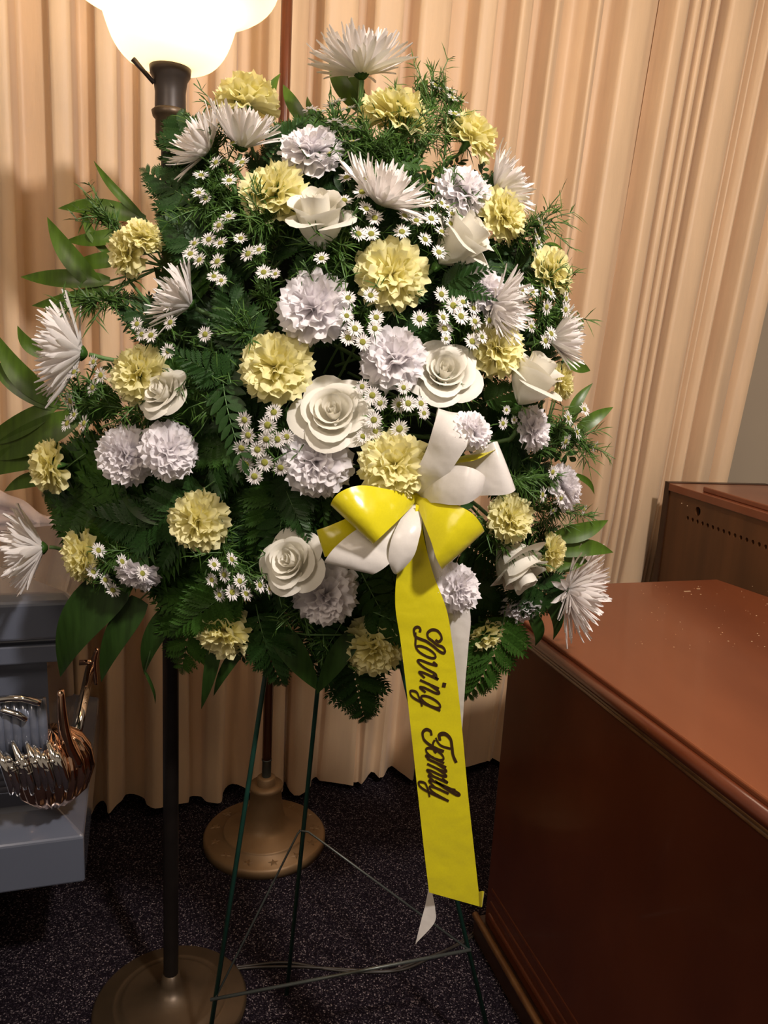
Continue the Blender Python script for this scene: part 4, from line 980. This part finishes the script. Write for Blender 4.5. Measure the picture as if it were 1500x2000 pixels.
# ================================================================== RIBBON BOW
bow = empty('ribbon_bow', at(P(812, 975, .97)), 'yellow and white satin ribbon bow with a long lettered yellow tail', 'ribbon bow')
BI = bow.matrix_world.inverted()
def ribbon(name, ea, eb, m, label=None, n=7, parent=bow, thick=.0006):
    bulge = .005 if name == 'loop' else 0.0
    A_ = catmull([P(*e) for e in ea], n); B_ = catmull([P(*e) for e in eb], n); c = 7; vs = []
    for a, b in zip(A_, B_):
        for k in range(c): vs.append(BI @ (a.lerp(b, k / (c - 1)) - FW * (bulge * math.sin(PI * k / (c - 1)) * math.sin(PI * min(1, len(vs) / (c * len(A_)) * 1.15)))))
    mb_ = MB(); mb_.add(vs, [(j * c + k, (j + 1) * c + k, (j + 1) * c + k + 1, j * c + k + 1) for j in range(len(A_) - 1) for k in range(c - 1)])
    o = link(name, mb_.mesh(name, M[m]), parent)
    if label: tag(o, label)
    return o
Yl, Wl = 'ribbon_yellow', 'ribbon_white'
ribbon('loop', [(818, 968, .975), (765, 957, .945), (705, 948, .925), (663, 962, .915), (646, 985, .925), (660, 985, .955), (730, 965, .98), (810, 975, .985)],
       [(806, 988, .970), (782, 1012, .935), (757, 1036, .915), (740, 1052, .908), (728, 1062, .918), (732, 1052, .95), (765, 1020, .975), (812, 985, .982)], Yl, 'yellow loop at the left')
ribbon('loop', [(812, 968, .975), (850, 978, .945), (888, 985, .925), (925, 1005, .915), (946, 1037, .925), (930, 1030, .955), (870, 990, .98), (815, 975, .985)],
       [(814, 985, .970), (828, 1022, .935), (842, 1058, .918), (852, 1090, .910), (864, 1112, .922), (862, 1095, .955), (840, 1030, .975), (816, 985, .982)], Yl, 'yellow loop at the right')
ribbon('loop', [(806, 985, .985), (760, 1005, .965), (700, 1032, .95), (655, 1068, .94), (633, 1098, .945), (645, 1092, .965), (700, 1050, .98), (800, 990, .99)],
       [(812, 1000, .978), (798, 1045, .950), (778, 1082, .935), (752, 1108, .930), (727, 1122, .935), (735, 1105, .955), (770, 1060, .975), (808, 995, .985)], Wl, 'white loop at the lower left')
ribbon('loop', [(804, 985, .975), (782, 1015, .945), (764, 1055, .93), (759, 1095, .93), (770, 1121, .938), (768, 1100, .955), (780, 1040, .97), (808, 990, .98)],
       [(818, 985, .972), (824, 1020, .945), (818, 1055, .932), (806, 1090, .93), (776, 1121, .938), (790, 1095, .955), (808, 1040, .97), (815, 990, .98)], Wl, 'white loop under the knot')
ribbon('loop', [(806, 968, .985), (812, 925, .955), (832, 880, .945), (846, 835, .94), (856, 800, .955), (852, 808, .985), (840, 880, 1.0), (815, 960, .99)],
       [(826, 972, .975), (862, 945, .94), (888, 908, .925), (914, 868, .92), (925, 842, .93), (905, 806, .96), (880, 830, .99), (830, 960, .985)], Wl, 'tall white loop')
ribbon('loop', [(816, 962, .98), (845, 928, .95), (884, 910, .93), (922, 914, .918), (947, 930, .93), (940, 940, .96), (900, 945, .975), (820, 968, .985)],
       [(822, 984, .975), (848, 982, .94), (880, 986, .922), (912, 984, .915), (938, 967, .925), (932, 965, .955), (895, 968, .97), (825, 975, .98)], Wl, 'white loop right of the knot')
ribbon('loop', [(820, 960, .99), (890, 905, .975), (935, 878, .96), (962, 864, .95), (972, 864, .96), (960, 880, .985), (900, 930, .995), (825, 965, .995)],
       [(824, 982, .99), (890, 972, .965), (940, 968, .95), (988, 966, .94), (1007, 956, .95), (990, 950, .975), (920, 955, .985), (826, 975, .995)], Wl, 'widest white loop at the right')
ribbon('loop', [(860, 915, .965), (893, 905, .945), (930, 898, .938), (968, 878, .945)], [(868, 905, .985), (898, 892, .975), (930, 884, .97), (966, 870, .97)], Yl, 'yellow loop edge under the white carnation')
ribbon('loop', [(800, 985, .995), (740, 995, .985), (690, 1008, .975), (640, 1028, .965), (618, 1036, .97), (640, 1035, .985)],
       [(806, 998, .992), (760, 1030, .98), (710, 1055, .965), (665, 1078, .955), (634, 1088, .96), (660, 1078, .98)], Yl, 'yellow loop behind at the left')
mb = MB()
vsn, fsn = grid(8, 16, lambda u, v: BI @ (P(813, 974, .985) + Vector((.016 * math.sin(PI * u) * math.cos(2 * PI * v), .012 * math.sin(PI * u) * math.sin(2 * PI * v), .014 * math.cos(PI * u)))), True); mb.add(vsn, fsn)
link('knot', mb.mesh('knot', M[Yl]), bow)
TY = .948
tail = ribbon('tail', [(812, 985, .962), (808, 1040, .952), (778, 1110, TY), (772, 1180, TY), (782, 1250, TY), (792, 1330, TY), (803, 1430, TY), (815, 1540, TY), (827, 1650, TY), (838, 1743, TY)],
       [(820, 988, .962), (828, 1050, .955), (846, 1120, .953), (872, 1190, TY), (884, 1260, TY), (894, 1340, TY), (904, 1440, TY), (914, 1550, TY), (926, 1660, TY), (938, 1771, TY)], Yl, 'yellow tail')
ribbon('tail_curl', [(934, 1742, TY + .001), (942, 1740, TY - .006), (946, 1742, TY - .002), (942, 1746, TY + .006)], [(936, 1770, TY + .001), (940, 1772, TY - .003), (942, 1770, TY - .001), (940, 1770, TY + .004)], Yl)
ribbon('tail', [(818, 985, .975), (828, 1040, .972), (840, 1110, .970), (850, 1180, .970), (862, 1260, .972), (870, 1340, .974), (878, 1430, .976), (872, 1530, .976), (852, 1640, .974), (836, 1740, .972)],
       [(834, 988, .975), (856, 1050, .972), (890, 1120, .968), (918, 1195, .966), (915, 1260, .968), (909, 1330, .970), (903, 1420, .972), (893, 1530, .972), (870, 1640, .972), (845, 1742, .968)], Wl, 'white tail behind the yellow one')
ribbon('tail_tip', [(836, 1740, .970), (830, 1770, .968), (822, 1800, .966), (811, 1845, .966)], [(844, 1742, .968), (850, 1775, .962), (848, 1803, .962), (813, 1842, .964)], Wl, 'curled white ribbon end')

# lettering: brown script, reading downwards
def smooth2(pts, n=6): return [(p.x, p.y) for p in catmull([Vector((x, y, 0)) for x, y in pts], n)]
SC_ = 4.762; strokes = []
def Z(x, y): return (780 + x / SC_, 1180 + y / SC_)
def raw(pts, wd=20): strokes.append(([Z(*p) for p in smooth2(pts)], wd * 1.35 / SC_))
raw([(190, 262), (195, 230), (168, 212), (138, 235), (146, 295), (190, 322), (250, 345), (320, 395), (375, 440), (412, 455), (424, 430), (400, 398), (350, 378), (305, 340), (268, 310), (264, 268), (300, 240), (350, 246), (385, 285), (392, 325), (365, 350), (335, 332)], 22)
raw([(150, 262), (152, 330), (150, 380), (160, 420)], 20)
raw([(300, 1222), (290, 1182), (250, 1166), (218, 1195), (225, 1250), (258, 1290), (310, 1325), (370, 1355), (415, 1370)], 24)
raw([(378, 1270), (372, 1222), (402, 1205), (440, 1215), (478, 1260), (490, 1330), (500, 1405), (530, 1475)], 30)
raw([(338, 1242), (362, 1290), (400, 1322), (478, 1345)], 18)
raw([(330, 1262), (312, 1305), (322, 1362), (345, 1385)], 18)
def glyph(a0, lines, ua=150, ub=178, wd=19, slant=.46):
    for ln in lines:
        pts = []
        for a, b in ln:
            y = a0 + a * ua + slant * ub * b; x = 165 + (a0 - 400) * .091 + ub * b; pts.append((x, y))
        raw(pts, wd)
def ell(ca_, cb_, ra, rb, n=10): return [(ca_ + ra * math.cos(2 * PI * k / n), cb_ + rb * math.sin(2 * PI * k / n)) for k in range(n + 1)]
g_o = [ell(.40, .5, .26, .5)]; g_v = [[(0, .8), (.12, 1), (.22, .6), (.26, .15), (.42, 0), (.62, .35), (.68, .9), (.85, 1)]]
g_i = [[(0, .7), (.12, 1), (.12, .3), (.22, 0), (.42, .3)]]; g_n = [[(.1, 0), (.1, 1)], [(.1, .5), (.3, 1), (.46, .85), (.46, .25), (.56, 0), (.72, .3)]]
g_a = [ell(.30, .46, .28, .46), [(.60, .95), (.58, .2), (.68, 0), (.84, .3)]]; g_g = [ell(.32, .5, .26, .5), [(.60, 1), (.60, -.1), (.5, -.5), (.22, -.55), (.12, -.25), (.4, -.1), (.85, .05)]]
g_m = [[(.08, 0), (.08, 1)], [(.08, .5), (.26, 1), (.4, .8), (.4, 0)], [(.4, .5), (.58, 1), (.72, .8), (.72, .2), (.82, 0), (.98, .3)]]
g_l = [[(0, .3), (.2, 1), (.26, 1.45), (.12, 1.6), (.05, 1.2), (.06, .3), (.18, 0), (.4, .3)]]
g_y = [[(0, 1), (.0, .3), (.12, 0), (.36, .2), (.46, 1)], [(.46, 1), (.46, -.1), (.36, -.5), (.12, -.55), (.02, -.25), (.3, -.1), (.75, .0)]]
for a0, gl in ((345, g_o), (470, g_v), (600, g_i), (690, g_n), (820, g_g), (1312, g_a), (1425, g_m), (1562, g_i), (1618, g_l), (1682, g_y)): glyph(a0, gl)
def dotat(x, y): raw([(x - 16, y - 3), (x, y), (x + 18, y + 4)], 34)
dotat(415, 752); dotat(502, 1735)
word1 = [st_ for st_ in strokes if sum(q[1] for q in st_[0]) / len(st_[0]) < 1418]; word2 = [st_ for st_ in strokes if st_ not in word1]
for word, txt in ((word1, 'Loving'), (word2, 'Family')):
    mb = MB()
    for i, (pts, wd) in enumerate(word):
        vs = []; n = len(pts)
        for k, (x, y) in enumerate(pts):
            x0, y0 = pts[max(0, k - 1)]; x1, y1 = pts[min(n - 1, k + 1)]; dx, dy = x1 - x0, y1 - y0; l_ = math.hypot(dx, dy) or 1
            nx_, ny_ = -dy / l_, dx / l_; wv = wd / 2 * (.62 + .38 * abs(nx_ * .25 + ny_ * .97))
            yy = TY - .0007 - i * .000008
            vs += [BI @ P(x - nx_ * wv, y - ny_ * wv, yy), BI @ P(x + nx_ * wv, y + ny_ * wv, yy)]
        mb.add(vs, [(2 * k, 2 * k + 1, 2 * k + 3, 2 * k + 2) for k in range(n - 1)])
    lt = link('lettering', mb.mesh('lettering', M['letter'], False), tail)
    tag(lt, 'brown glitter script reading ' + txt)
